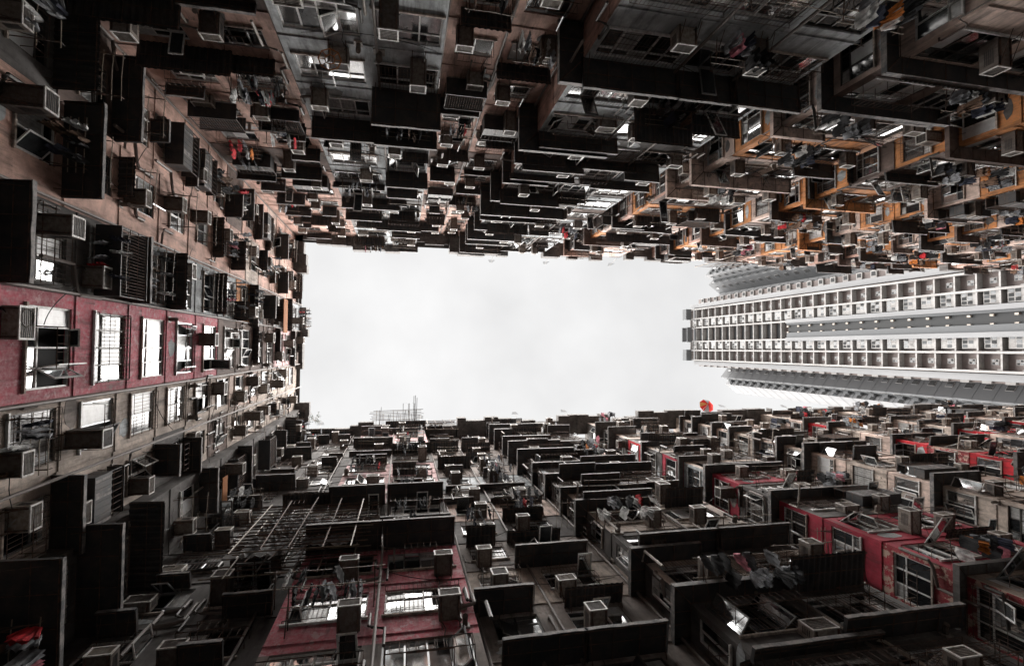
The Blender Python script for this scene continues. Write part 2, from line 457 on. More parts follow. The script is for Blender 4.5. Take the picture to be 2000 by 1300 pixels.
# ------------------------------------------------------------------ placements
PH_TOP, PH_BOT, PH_LEFT, PH_SIDE, PH_RIGHTSIDE = 0.0, PI, -PI/2, PI/2, -PI/2
def placements_sorted(lst): return sorted(lst, key=lambda q: q['dist'])
AC, RACK, GAR = [], [], []
def wall_rail(w, d, seed):
    r = random.Random(seed); F = MB(); hw = w/2
    F.tube([(-hw, 0, 0), (-hw, d, 0), (hw, d, 0), (hw, 0, 0)], .016, 'rusty_metal', 4)
    F.tube([(-hw, 0, .5), (-hw, d, .5), (hw, d, .5), (hw, 0, .5)], .014, 'rusty_metal', 4)
    for i in range(int(w/.22)+1): x = -hw+i*.22; F.tube([(x, d, 0), (x, d, .5)], .008, 'rusty_metal', 4)
    return [('wall_rail', None, F)]
def bent_pipe(seed):
    r = random.Random(seed); F = MB(); a = r.uniform(.3, 1.2)*r.choice((-1, 1)); h = r.uniform(1.2, 3.2)
    F.tube([(0, 0, 0), (0, .1, 0), (0, .13, -.06), (0, .13, -h*.4), (a*.2, .13, -h*.45), (a, .13, -h*.52), (a, .13, -h)], r.choice((.03, .045, .06)), r.choice(('pipe', 'casing_pale', 'pipe', 'frame_dark')), 6)
    return [('waste_pipe', None, F)]
def vent(seed):
    r = random.Random(seed); F = MB(); w = r.uniform(.22, .4)
    F.box(-w/2, w/2, .004, .05, 0, w, 'casing_pale'); F.tube([(0, .05, w*.5), (0, .25, w*.5), (0, .32, w*.3)], w*.3, 'casing', 8)
    return [('wall_vent', None, F)]
def patch(w, h, seed):
    r = random.Random(seed); F = MB(); n = 14
    pts = [(w*.5*math.cos(2*PI*i/n)*r.uniform(.75, 1.1), h*.5*math.sin(2*PI*i/n)*r.uniform(.75, 1.1)) for i in range(n)]
    m_ = r.choice(('dusty_plaster', 'grey_plaster', 'beige_plaster', 'dark_and_shade_plaster'))
    F.poly([(x, .008, z) for x, z in pts], m_)
    for i in range(n):
        (xa, za), (xb, zb) = pts[i], pts[(i+1) % n]; F.quad((xa, .001, za), (xb, .001, zb), (xb, .008, zb), (xa, .008, za), m_)
    return [('plaster_patch', None, F)]
def cage(w, h, d, seed):
    r = random.Random(seed); C = MB(); hw = w/2; y0 = .09
    C.box(-hw, hw, y0, d, -.06, -.02, 'canopy_metal'); C.box(-hw, hw, y0, d, h, h+.03, 'canopy_metal')
    n = int(w/.1)
    if seed % 2:
        for i in range(n):
            xa = -hw+w*i/n; o = .012*(i % 2); C.box(xa, xa+w/n-.004, d-.02-o, d-o, -.02, h*.55, 'edge_metal' if r.random() < .2 else 'canopy_metal')
        for s in (-1, 1):
            x = s*hw; C.box(min(x, x-s*.02), max(x, x-s*.02), y0, d-.035, -.02, h*.55, 'canopy_metal')
    for x in (-hw, hw-.03): C.box(x, x+.03, d-.07, d-.04, -.02, h, 'canopy_metal')
    F = MB()
    for i in range(0, n+1, 1 if not seed % 2 else 2):
        x = -hw+w*i/n; F.tube([(x, d-.04, -.02), (x, d-.04, h)], .009, 'rusty_metal', 4)
    for z in (h*.33, h*.66, h-.02): F.tube([(-hw, y0, z), (-hw, d-.04, z), (hw, d-.04, z), (hw, y0, z)], .012, 'rusty_metal', 4)
    K = MB()
    for _ in range(4):
        x = r.uniform(-hw+.2, hw-.3); q = r.uniform(.15, .35); K.box(x, x+q, d*.4, d*.4+q*.8, -.019, -.019+r.uniform(.15, .45), r.choice(('cloth_grey', 'cloth_brown', 'cloth_white', 'plank_orange', 'casing')))
    return [('metal_cage', None, C), ('cage_bars', 'metal_cage', F), ('stored_box', 'metal_cage', K)]
def put(lst, pr, loc, rz, **kw):
    p = (loc[0]-math.sin(rz)*.5, loc[1]+math.cos(rz)*.5, loc[2])
    if in_view(p, 40):
        lst.append(dict(p=pr, loc=loc, rz=rz, dist=float(np.linalg.norm(loc)), **kw))
def make_part(pr, root, loc, rz):
    """a part of a building with its sub-parts, from shared meshes"""
    ms = pmeshes(pr); base = root.location
    first = None
    for n, par, me in ms:
        if first is None:
            first = link(me, n, root, (loc[0]-base.x, loc[1]-base.y, loc[2]-base.z), rz)
        else: link(me, n, first)
    return first
def merge_into(mb, pr, loc, rz):
    for n, par, q in pr['parts']: mb.add(q, (math.cos(rz), math.sin(rz)), loc)

# ------------------------------------------------------------------ facades
ZW, PITCH, KMIN, KTOP, ROOF, GZ = 15.2, 2.95, -5, 11, 51.2, -1.6
class Building:
    def __init__(s, label, phrase, base, cat='building', name='apartment_block'):
        s.root = bpy.data.objects.new(name, None); COL.objects.link(s.root); s.root.location = (base[0], base[1], GZ)
        tag(s.root, label, cat, 'old apartment blocks around the courtyard')
        s.phrase = phrase; s.wall = MB(); s.win = []; s.can = []; s.pipes = []; s.corners = []; s.cage = []; s.rail = []; s.bent = []; s.vent = []; s.patch = []
        s.ncol = 0
    def finish(s):
        b = s.root.location
        o = s.wall.build('wall', s.root, (-b.x, -b.y, -b.z))
        for nm, lst in (('window', s.win), ('canopy', s.can), ('metal_cage', s.cage), ('wall_rail', s.rail), ('waste_pipe', s.bent), ('wall_vent', s.vent), ('plaster_patch', s.patch)):
            lst = sorted(lst, key=lambda q: q[3])
            for pr, loc, rz, d in lst[:100]: make_part(pr, s.root, loc, rz)
            if len(lst) > 100:
                mb = MB()
                for pr, loc, rz, d in lst[100:]: merge_into(mb, pr, loc, rz)
                tag(mb.build(nm, s.root, (-b.x, -b.y, -b.z)), kind='stuff')
        for C, F, d in sorted(s.corners, key=lambda q: q[2])[:100]:
            o = C.build('corner_ledge', s.root, (-b.x, -b.y, -b.z)); F.build('ledge_frame', o)
        for q in getattr(s, 'eaves', []): q.build('roof_ledge', s.root, (-b.x, -b.y, -b.z))
        for pts, r, m in s.pipes:
            mb = MB(); mb.tube(pts, r, m, 6)
            for p, q in zip(pts[:-1], pts[1:]):
                n = int((Vector(q)-Vector(p)).length/1.5)
            mb.build('cable' if m == 'cable' else 'drainpipe', s.root, (-b.x, -b.y, -b.z))
def facade(B, phi, plane, a0, a1, cols, colour, zo=0., p_can=.6, p_ac=.7, p_rack=.25, fronts=True, name='front', canD=.8, ztop=ROOF, wh=1.6, lit=1., flip=False, kmin=KMIN, ov={}, nocage=False):
    """one flat strip of wall. phi turns local u/outward to the world; plane is the wall's distance; a0..a1 along the wall in world units.
    cols: list of (centre, width). colour(k, band) -> material."""
    c, s_ = math.cos(phi), math.sin(phi)
    def W(a, n, z):      # a = world coordinate along the wall
        if abs(c) > .5: return (a, plane+n*(1 if c > 0 else -1), z)
        return (plane+n*(-1 if s_ > 0 else 1), a, z)
    sg = (1 if (c > .5 or s_ > .5) else -1)
    flipq = sg < 0
    def Q(a, b_, z0, z1, n0, m):
        pts = [W(a, n0, z0), W(b_, n0, z0), W(b_, n0, z1), W(a, n0, z1)]
        B.wall.quad(*(pts if flipq else pts[::-1]), m)
    wb = lambda k: ZW+zo+PITCH*k
    for k in range(kmin, KTOP+1):
        z0 = wb(k)-.95 if k > kmin else GZ
        z1 = wb(k)+PITCH-.95 if k < KTOP else ztop
        m = colour(k, 0); m2 = colour(k, 1)
        zs0, zs1 = wb(k), wb(k)+wh
        ops = [(cc-w_/2, cc+w_/2) for cc, w_ in cols] if k >= kmin+1 or True else []
        Q(a0, a1, z0, zs0, 0, m)                               # spandrel
        Q(a0, a1, zs1, z1, 0, m)
        e = [a0]
        for q in ops: e += [q[0], q[1]]
        e.append(a1)
        for i in range(0, len(e), 2): Q(e[i], e[i+1], zs0, zs1, 0, m2)
        for q in ops:                                          # reveals and the dark behind
            for a in q: B.wall.quad(W(a, 0, zs0), W(a, -.18, zs0), W(a, -.18, zs1), W(a, 0, zs1), m2)
            for z in (zs0, zs1): B.wall.quad(W(q[0], 0, z), W(q[1], 0, z), W(q[1], -.18, z), W(q[0], -.18, z), m2)
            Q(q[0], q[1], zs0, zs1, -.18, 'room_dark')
        # slab lip
        if k > kmin:
            x0, y0, _ = W(a0, .002, 0); x1, y1, _ = W(a1, .035, 0)
            B.wall.box(min(x0, x1), max(x0, x1), min(y0, y1), max(y0, y1), z0-.03, z0+.05, m)
        for ci, (cc, w_) in enumerate(cols):
            loc = W(cc, 0, zs0); 
            if not in_view(loc, 160): continue
            d = float(np.linalg.norm(loc))
            st = rnd.choice((0, 1, 1, 2, 3)); sd_ = rnd.randrange(10)
            B.win.append((proto('win', window, round(w_, 1), wh, st, sd_), loc, phi, d))
            colname = ORD[12-k] if 0 < 12-k < 20 else 'low'
            key = dict(st=12-k, ph=B.phrase, face=name, ci=ci)
            o_ = ov.get((k, ci))
            if o_:
                B.can.append((proto('can', canopy, o_[0], o_[1], o_[2]), W(cc+o_[3], 0, zs1+o_[4]), phi, d))
            elif o_ is None and rnd.random() < p_can:
                cw = round(min(w_*rnd.choice((.6, .85, 1.1, 1.3, 1.6)), 3.8), 1); dd = round(canD*rnd.choice((.5, .7, .9, 1, 1.2)), 2)
                if a1-a0 < cw: cw = round(a1-a0+.1, 1)
                cx = min(max(cc+rnd.uniform(-.6, .6), a0+cw/2-.15), a1-cw/2+.15)
                B.can.append((proto('can', canopy, cw, dd, rnd.choice((0, 1, 1))), W(cx, 0, zs1+rnd.choice((.12, .12, .3, .55))+ .001*rnd.randrange(60)), phi, d))
            if d < 75:
                for _ in range(rnd.choice((1, 2, 3))):
                    kd = crnd.random(); uo = crnd.choice((-1, 1))*(w_/2+crnd.uniform(.1, .35))
                    if kd < .3: B.rail.append((proto('rail', wall_rail, round(w_*crnd.choice((.5, .9, 1.1)), 1), crnd.choice((.35, .6)), 0), W(cc, 0, zs0+crnd.uniform(-.1, .5)), phi, d))
                    elif kd < .65: B.bent.append((proto('bent', bent_pipe, crnd.randrange(9)), W(cc+uo, 0, zs0+crnd.uniform(0, 1.2)), phi, d))
                    elif kd < .8: B.vent.append((proto('vent', vent, crnd.randrange(4)), W(cc+uo*.8, 0, zs1+crnd.uniform(.1, .7)), phi, d))
                    else: B.patch.append((proto('patch', patch, crnd.choice((.7, 1.1)), crnd.choice((.4, .7)), crnd.randrange(8)), W(cc+crnd.uniform(-.4, .4)*w_, 0, zs0-crnd.uniform(.38, .5)), phi, d))
            if rnd.random() < .09 and w_ < 3 and not nocage:
                B.cage.append((proto('cage', cage, round(w_+.3, 1), round(wh, 1), rnd.choice((.6, .8)), rnd.randrange(4)), W(cc, 0, zs0-.1), phi, d))
            if rnd.random() < p_ac:
                kd = rnd.choice((0, 0, 0, 1, 2, 2, 1, 3)) ; off = rnd.choice((-1, 1))*w_*rnd.uniform(.15, .35)
                put(AC, proto('ac', aircon, kd), W(cc+off, 0, zs0+rnd.choice((-.56, -.62, .05, -.7))), phi, kd=kd, side=('left' if off < 0 else 'right'), **key)
            if rnd.random() < p_rack:
                rw = round(min(max(w_, 1.6), 3.0), 1); rd = rnd.choice((.8, 1.1))
                zz = zs0+rnd.choice((-.25, .1, 1.35)); nn = rnd.choice((2, 3))
                lc = W(cc, 0, zz)
                put(RACK, proto('rack', rack, rw, rd, nn), lc, phi, n=nn, **key)
                if rnd.random() < .5:
                    gx = -rw*.4+rnd.random()*rw*.2; gi = 0
                    while gx < rw*.42 and gi < 11:
                        gk = rnd.randrange(3); gc = rnd.choice((0, 1, 2, 3, 7, 8, 9, 10, 11)) if rnd.random() > .09 else rnd.choice((4, 5, 6))
                        row = rnd.choice((.5, 1.0))*rd
                        dirx, diry = c, s_
                        p = (lc[0]+dirx*gx-s_*row, lc[1]+diry*gx+c*row, lc[2]+.0)
                        gi += 1
                        put(GAR, proto('gar', garment, gk, gc, rnd.randrange(3)), p, phi+rnd.uniform(-.2, .2), gk=gk, gc=gc, gi=gi, **key)
                        gx += rnd.uniform(.12, .26)
def side(B, x, y0, y1, z_top=ROOF, colour=None, win=True, phrase='left side', back=False, wh=1.5, zo=0., p_ac=.18):
    """the face of a projecting block that looks towards the left end of the courtyard (-X)"""
    lo, hi = min(y0, y1), max(y0, y1)
    cc = (lo+hi)/2; w_ = round(hi-lo-.35, 1)
    facade(B, PH_SIDE, x, lo, hi, [(cc, w_)] if win else [], colour, zo=zo, p_can=.12, p_ac=p_ac, p_rack=.06, name=phrase, ztop=z_top, wh=wh, canD=.45)
def roof(B, x0, x1, y0, y1, z=ROOF, m='dark_and_shade_plaster'):
    B.wall.quad((x0, y0, z), (x1, y0, z), (x1, y1, z), (x0, y1, z), m)
def ret(B, x, y0, y1, m, z=ROOF):
    B.wall.quad((x, y0, GZ), (x, y1, GZ), (x, y1, z), (x, y0, z), m)
def corner(B, x0, sgn, yf, yb, z, d, lf, m, seed=0):
    """a ledge that wraps the corner of a projecting block; sgn is the way its front looks (+1 towards +Y)"""
    if not in_view((x0, yf, z), 150): return
    C = MB(); yo = yf+sgn*d; t = .05
    P = [(x0, yb), (x0, yf), (x0+lf, yf), (x0+lf, yo), (x0-d, yo), (x0-d, yb)]
    a = [(x, y, z) for x, y in P]; b_ = [(x, y, z+t) for x, y in P]
    for q in ((0, 1, 4, 5), (1, 2, 3, 4)):
        C.quad(*[a[i] for i in q], m); C.quad(*[b_[i] for i in q], m)
    for i in (2, 3, 4, 5):
        j = (i+1) % 6
        (xa, ya), (xb, yb2) = P[i], P[j]
        C.quad((xa, ya, z-.10), (xb, yb2, z-.10), (xb, yb2, z+.12), (xa, ya, z+.12), 'edge_metal' if m == 'canopy_metal' else m)
    F = MB()
    n = int(lf/.8)
    for i in range(n+1): F.tube([(x0+.05+i*(lf-.1)/max(1, n), yf, z-.04), (x0+.05+i*(lf-.1)/max(1, n), yo, z-.04)], .016, 'rusty_metal', 4)
    for i in range(3):
        y = yf+(yb-yf)*(i+.5)/3; F.tube([(x0, y, z-.04), (x0-d, y, z-.04)], .016, 'rusty_metal', 4)
    F.tube([(x0, yf, z-.04), (x0-d, yo, z-.04)], .02, 'rusty_metal', 4)
    F.tube([(x0-.03, yb, z-.045), (x0-.03, yf+sgn*.03, z-.045), (x0+lf, yf+sgn*.03, z-.045)], .016, 'rusty_metal', 4)
    B.corners.append((C, F, abs(x0)+z))
def const(m): return lambda k, b: m
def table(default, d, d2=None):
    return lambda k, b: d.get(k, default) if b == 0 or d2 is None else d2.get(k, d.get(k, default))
BS = []
def bld(*a): b = Building(*a); BS.append(b); return b

# ---- left wall (faces +X)
B = bld('worn block closing the left end of the courtyard, with a deep red painted band', 'red-banded left block', (-10, 0))
XL = PH_LEFT
facade(B, XL, -9.95, -12.0, -7.0, [(-8.6, 1.5)], table('pink_plaster', {-2: 'dark_and_shade_plaster', -1: 'dark_and_shade_plaster', 0: 'dark_and_shade_plaster', 1: 'brown_and_shade_plaster', 6: 'brown_and_shade_plaster', 9: 'pale_plaster'}), p_can=.95, p_ac=.8, p_rack=.4, name='upper edge column', ov={(-1, 0): (4.2, 1.6, 1, 0, .3), (0, 0): (3.4, 1.2, 0, -.5, .2), (1, 0): (3., 1., 1, 0, .3)})  # lowest floors darkened: the corner's shade is put into the wall colour
facade(B, XL, -9.7, -7.0, -3.9, [(-5.7, 1.3)], table('pink_plaster', {-2: 'dark_and_shade_plaster', -1: 'brown_and_shade_plaster', 7: 'beige_plaster'}), p_can=.8, p_ac=.85, p_rack=.5, ov={(-1, 0): (3.0, 1.5, 0, 0, .2), (0, 0): (2.8, 1.1, 1, 0, .3), (2, 0): False, (3, 0): False}, name='upper pink column')  # bottom floors get darker colours that stand in for shade
facade(B, XL, -9.35, -3.9, -1.45, [(-2.65, 1.9)], table('grey_plaster', {-1: 'dark_and_shade_plaster', 0: 'dark_and_shade_plaster', 1: 'dark_and_shade_plaster', 2: 'grey_plaster', 6: 'orange_paint', 8: 'brown_and_shade_plaster'}), p_can=.65, name='bay column', ov={(0, 0): False, (1, 0): (2.3, .8, 1, 0, .3), (-1, 0): (2.4, .9, 1, 0, .2), (2, 0): (2.3, .8, 0, 0, .4), (3, 0): False})
facade(B, XL, -9.3, -1.45, 1.45, [(.05, 2.2)], lambda k, b: 'weathered_red' if k <= 4 else ('washed_pink' if k in (9, 10) else 'brown_and_shade_plaster'), p_can=.5, p_ac=.45, p_rack=.0, wh=1.85, nocage=True, name='red column', ov={(k_, 0): False for k_ in range(-3, 6)})
facade(B, XL, -9.6, 1.45, 3.6, [(2.5, 1.5)], table('beige_plaster', {6: 'pale_plaster', 7: 'pale_plaster'}), p_can=.12, p_ac=.3, p_rack=.1, wh=1.85, nocage=True, name='beige column')
facade(B, XL, -9.65, 3.6, 5.7, [(4.75, 1.2)], table('beige_plaster', {-2: 'dark_and_shade_plaster', 3: 'dark_and_shade_plaster', 5: 'brown_and_shade_plaster'}), p_can=.4, ov={(-1, 0): (2.6, 1.2, 0, 0, .2), (0, 0): (2.2, .9, 1, 0, .2)}, p_ac=.75, name='lower beige column')  # lowest visible floor darkened by colour, as painted shade near the corner
facade(B, XL, -9.0, 5.7, 10.5, [(6.9, 1.6)], const('dark_and_shade_plaster'), p_can=.75, name='dark low column', ov={(-1, 0): (4., 1.4, 1, 0, .2), (0, 0): (3.6, 1.2, 1, 0, .3), (1, 0): (3.2, 1.1, 0, 0, .2)})
for x0, x1, y, m in ((-9.95, -9.7, -7, 'pink_plaster'), (-9.7, -9.35, -3.9, 'grey_plaster'), (-9.35, -9.3, -1.45, 'weathered_red'), (-9.6, -9.3, 1.45, 'weathered_red'), (-9.65, -9.6, 3.6, 'beige_plaster'), (-9.65, -9.0, 5.7, 'dark_and_shade_plaster')):
    B.wall.quad((x0, y, GZ), (x1, y, GZ), (x1, y, ROOF), (x0, y, ROOF), m)
roof(B, -19, -9.3, -12, 10.5)
# ---- top wall (faces +Y)
T = PH_TOP
B = bld('grey and pink corner block at the upper left of the photo, over the left end', 'upper left corner block', (-4, -11))
facade(B, T, -10.6, -11.0, -4.0, [(-8.1, 1.6), (-5.6, 1.7)], table('pink_plaster', {-2: 'dark_and_shade_plaster', -1: 'dark_and_shade_plaster', 0: 'brown_and_shade_plaster', 5: 'brown_and_shade_plaster'}), p_can=.75, ov={(-1, 0): (3.4, 1.4, 1, 0, .2), (0, 0): (3., 1.2, 0, 0, .3), (1, 0): (3., 1.0, 0, .5, .3)}, p_ac=.75, name='pink part', wh=1.3)  # pink part's lowest floors take dark tones as painted corner shade
facade(B, T, -9.95, -4.0, 1.2, [(-2.6, 2.3), (.05, 2.1)], table('grey_plaster', {7: 'dark_and_shade_plaster', 9: 'dark_and_shade_plaster'}), p_can=.7, p_ac=.75, p_rack=.4, nocage=True, name='grey part',
       ov={(-1, 0): False, (-1, 1): False, (0, 0): False, (0, 1): False, (1, 0): False, (1, 1): (2.6, 1.5, 1, 0, .15), (2, 0): (2.6, 1.0, 1, 0, .3), (2, 1): (2.7, 1.1, 1, 0, .2)})
ret(B, -4.0, -10.6, -9.95, 'dark_and_shade_plaster'); ret(B, 1.2, -11.3, -9.95, 'dark_and_shade_plaster')
roof(B, -11, 1.2, -20, -9.95)
B = bld('block with a pink recess beside a broad grey projecting front, upper centre of the photo', 'upper centre block', (6, -11))
facade(B, T, -11.3, 1.2, 6.0, [(2.5, 1.4), (4.6, 1.5)], table('pink_plaster', {5: 'brown_and_shade_plaster', 8: 'brown_and_shade_plaster'}), p_can=.75, p_ac=.85, p_rack=.35, name='pink recess', wh=1.2, 
       ov={(-1, 0): False, (-1, 1): False, (0, 0): (1.7, .7, 0, .1, .2), (0, 1): False, (1, 0): False, (1, 1): (2.2, .7, 0, 0, .2), (2, 1): False})
side(B, 6.0, -11.3, -10.0, colour=const('pink_plaster'), win=False)
facade(B, T, -10.0, 6.0, 14.2, [(7.7, 3.0), (10.5, 1.9), (12.9, 2.3)], table('grey_plaster', {3: 'dark_and_shade_plaster', 5: 'dark_and_shade_plaster', 7: 'brown_and_shade_plaster'}), zo=-.6, p_can=.7, p_ac=.7, p_rack=.35, nocage=True, name='grey front',
       ov={(-1, 0): False, (-1, 1): False, (0, 0): (3.6, 1.1, 1, 0, .15), (0, 1): (2.4, 1.1, 1, .1, .15), (0, 2): (2.9, 1.1, 1, .1, .15), (1, 0): False, (1, 1): (2.6, 1.5, 0, 0, .1), (1, 2): (2.4, .9, 0, 0, .2), (2, 0): (3.8, .8, 1, .2, .3)})
ret(B, 14.2, -12, -10, 'dark_and_shade_plaster')
roof(B, 1.2, 14.2, -20, -10)
for k in range(0, 12):
    if k not in (1,): corner(B, 6.0, 1, -10.0, -11.3, ZW-.6+PITCH*k+1.8+rnd.choice((.1, .3)), rnd.choice((.5, .7, .9)), rnd.choice((2.2, 3.4, 5.)), 'canopy_metal')
TX = [(16.4, 6.2), (26.3, 5.4), (36.4, 5.0), (46.4, 5.0), (56.4, 5.0), (66.4, 5.0), (76.4, 5.6)]
prev = 14.2
OR = 'orange_paint'; PK = 'pink_plaster'; PA = 'pale_plaster'
tcol = [
 {-2: PA, -1: PA, 0: PA, 1: PA, 2: OR, 3: PA, 4: PA, 5: PK, 6: OR, 7: PK, 8: PA, 9: OR},
 {0: OR, 1: OR, 2: OR, 3: 'brown_and_shade_plaster', 4: OR, 5: OR, 6: PA, 7: OR, 8: OR, 9: PK, 10: OR},
 {1: OR, 2: PA, 3: OR, 4: PA, 5: OR, 6: OR, 7: PA, 8: OR, 9: OR, 10: OR},
 {3: PA, 4: OR, 5: PA, 6: OR, 7: OR, 8: PA, 9: OR, 10: PK},
 {5: OR, 6: OR, 7: PA, 8: OR, 9: PA, 10: OR}, {7: PA, 8: OR, 9: PA, 10: OR}, {8: OR, 9: PA, 10: OR}]
TL = ['pale stepped block right of the broad grey front, upper right of the photo',
      'stepped block with mostly orange painted sides, upper right of the photo',
      'stepped block of mixed orange and pale sides, third projecting one after the grey front',
      'fourth projecting block after the grey front, above the top end of the pale tower',
      'fifth projecting block after the grey front, above the pale tower',
      'sixth projecting block after the grey front, above the pale tower',
      'last projecting block at the right edge of the photo, above the pale tower']
TP = ['first stepped upper block', 'orange stepped upper block', 'third stepped upper block', 'fourth stepped upper block', 'fifth stepped upper block', 'sixth stepped upper block', 'last stepped upper block']
for i, (x0, bw) in enumerate(TX):
    B = bld(TL[i], TP[i], (x0, -11))
    d = tcol[i]; yf = -10.0-(0 if i < 4 else .25*(i-3)); yb = yf-2.1
    cs = table('dark_and_shade_plaster' if i == 0 else 'pink_plaster', d)
    cf = lambda k, b, d=d: d.get(k, PK) if (k*7+i) % 5 else 'brown_and_shade_plaster'
    w_ = x0-prev
    facade(B, T, yb, prev, x0, [((prev+x0)/2, round(min(w_-.7, 2.6), 1))], cf, p_can=.35, p_ac=.7, p_rack=.3, name='recess', canD=.5)
    side(B, x0, yb, yf, colour=cs, zo=-.3)
    facade(B, T, yf, x0, x0+bw, [(x0+bw*.27, round(bw*.4, 1)), (x0+bw*.75, round(bw*.36, 1))], cf, p_can=.6, p_ac=.8, p_rack=.45, name='front')
    for k in range(-3, 12):
        if rnd.random() < .6:
            corner(B, x0, 1, yf, yb, ZW-.3+PITCH*k+1.5+rnd.choice((.15, .3, .5)), rnd.choice((.5, .65, .8)), round(bw*rnd.choice((.35, .5, .9)), 1), rnd.choice(('canopy_metal', 'canopy_metal', 'canopy_metal', 'brown_and_shade_plaster', d.get(k, PK))))
    ret(B, x0+bw, yb-.3, yf, 'brown_and_shade_plaster')
    roof(B, prev, x0+bw, -22, yf) if False else (roof(B, x0, x0+bw, -22, yf), roof(B, prev, x0, -22, yb))
    prev = x0+bw
# ---- bottom wall (faces -Y)
K = PH_BOT
B = bld('dark block with a red painted bay at the lower left of the photo', 'lower left red-bay block', (-4, 9))
facade(B, K, 8.3, -11.0, -3.35, [(-7.6, 1.6), (-5.1, 1.7)], const('dark_and_shade_plaster'), p_can=.7, p_ac=.75, name='dark part')
facade(B, K, 7.6, -3.35, 2.15, [(-2.0, 2.2), (.75, 2.3)], lambda k, b: 'weathered_red' if k in (0, 1) or (k == -1 and b == 0) else ('dusty_plaster' if k == -1 else 'washed_pink' if k in (4, 5, 6, 9, 10) else 'dark_and_shade_plaster'), p_can=.6, p_ac=.7, p_rack=.3, nocage=True, name='bay',
       ov={(-2, 0): False, (-2, 1): False, (-1, 0): False, (-1, 1): False, (0, 0): False, (0, 1): False, (1, 0): (2.7, 1.1, 1, 0, .5), (1, 1): (2.7, 1.1, 1, 0, .5), (3, 0): (2.6, 1., 1, 0, .3), (3, 1): (2.7, 1., 1, 0, .3), (4, 0): False, (5, 0): False})
ret(B, -3.35, 7.6, 8.3, 'dark_and_shade_plaster'); ret(B, 2.15, 7.6, 8.8, 'dark_and_shade_plaster')
roof(B, -11, 2.15, 7.6, 20)
B = bld('dusty grey block with a beige recess at the lower centre of the photo', 'lower centre block', (8, 9))
facade(B, K, 8.7, 2.15, 8.6, [(3.7, 1.5), (6.4, 1.9)], table('dusty_plaster', {1: 'beige_plaster', 4: 'pale_plaster', 3: 'dark_and_shade_plaster', 5: 'dark_and_shade_plaster', 6: 'grey_plaster', 8: 'dark_and_shade_plaster'}), p_can=.75, p_ac=.85, p_rack=.35, name='beige recess', wh=1.4)
side(B, 8.6, 7.6, 8.7, colour=table('dark_and_shade_plaster', {1: 'dark_and_shade_plaster', 5: 'grey_plaster', 7: 'grey_plaster'}))
facade(B, K, 7.6, 8.6, 15.0, [(10.2, 2.6), (13.3, 2.4)], table('dark_and_shade_plaster', {0: 'beige_plaster', 2: 'beige_plaster', 3: 'beige_plaster', 5: 'grey_plaster', 7: 'pale_plaster'}), p_can=.65, p_ac=.8, p_rack=.35, nocage=True, name='grey front',
       ov={(-1, 0): False, (-1, 1): (2.8, 1.2, 0, 0, .2), (0, 0): (3.3, .9, 1, 0, .8), (0, 1): (3.2, .9, 1, 0, .8), (1, 0): False, (1, 1): False, (2, 0): (3.5, .9, 1, 0, .5)})
ret(B, 15.0, 7.6, 9.8, 'dark_and_shade_plaster')
for k in range(-1, 12):
    if k != 1: corner(B, 8.6, -1, 7.6, 8.7, ZW+PITCH*k+1.8+rnd.choice((.1, .3)), rnd.choice((.4, .6, .7)), rnd.choice((2.2, 3.4, 4.5)), 'canopy_metal')
roof(B, 2.15, 15, 7.6, 20)
BX = [(18.9, 5.6), (29.1, 5.2), (39.5, 5.2), (49.8, 5.2), (60, 5.2), (70.5, 5.4), (80, 4)]
RD = 'red_paint'; PR = 'peeling_red'; BE = 'beige_plaster'; BR = 'bright_red'
bcol = [
 {-3: PR, -2: PR, -1: PR, 0: PR, 1: RD, 2: RD, 3: 'dark_and_shade_plaster', 4: RD, 5: 'grey_plaster', 6: RD, 7: 'dark_and_shade_plaster', 8: BR, 9: 'dark_and_shade_plaster'},
 {-1: BE, 0: BE, 1: BE, 2: BE, 3: PA, 4: BE, 5: PA, 6: BE, 7: PA, 8: BE, 9: PA, 10: BE},
 {2: BE, 3: RD, 4: BR, 5: PR, 6: BR, 7: PA, 8: BE, 9: BR, 10: PA},
 {4: BE, 5: BR, 6: PA, 7: BR, 8: BE, 9: PA, 10: BE}, {6: BR, 7: BE, 8: BR, 9: PA, 10: BR}, {7: PA, 8: BR, 9: PA, 10: BE}, {9: BE}]
BL = ['stepped block with flaking dark red sides, lower right of the photo',
      'stepped block with stained beige sides right of the flaking red one',
      'stepped block with bright red and beige sides, third along the lower right',
      'fourth stepped block along the lower right, under the tail of the pale tower',
      'fifth stepped block along the lower right, beige and red under the pale tower',
      'sixth stepped block along the lower right, near the edge of the photo',
      'last stepped block along the lower right, cut by the photo edge']
BP = ['flaking red stepped block', 'beige stepped block', 'bright red stepped block', 'fourth lower stepped block', 'fifth lower stepped block', 'sixth lower stepped block', 'last lower stepped block']
prev = 15.0
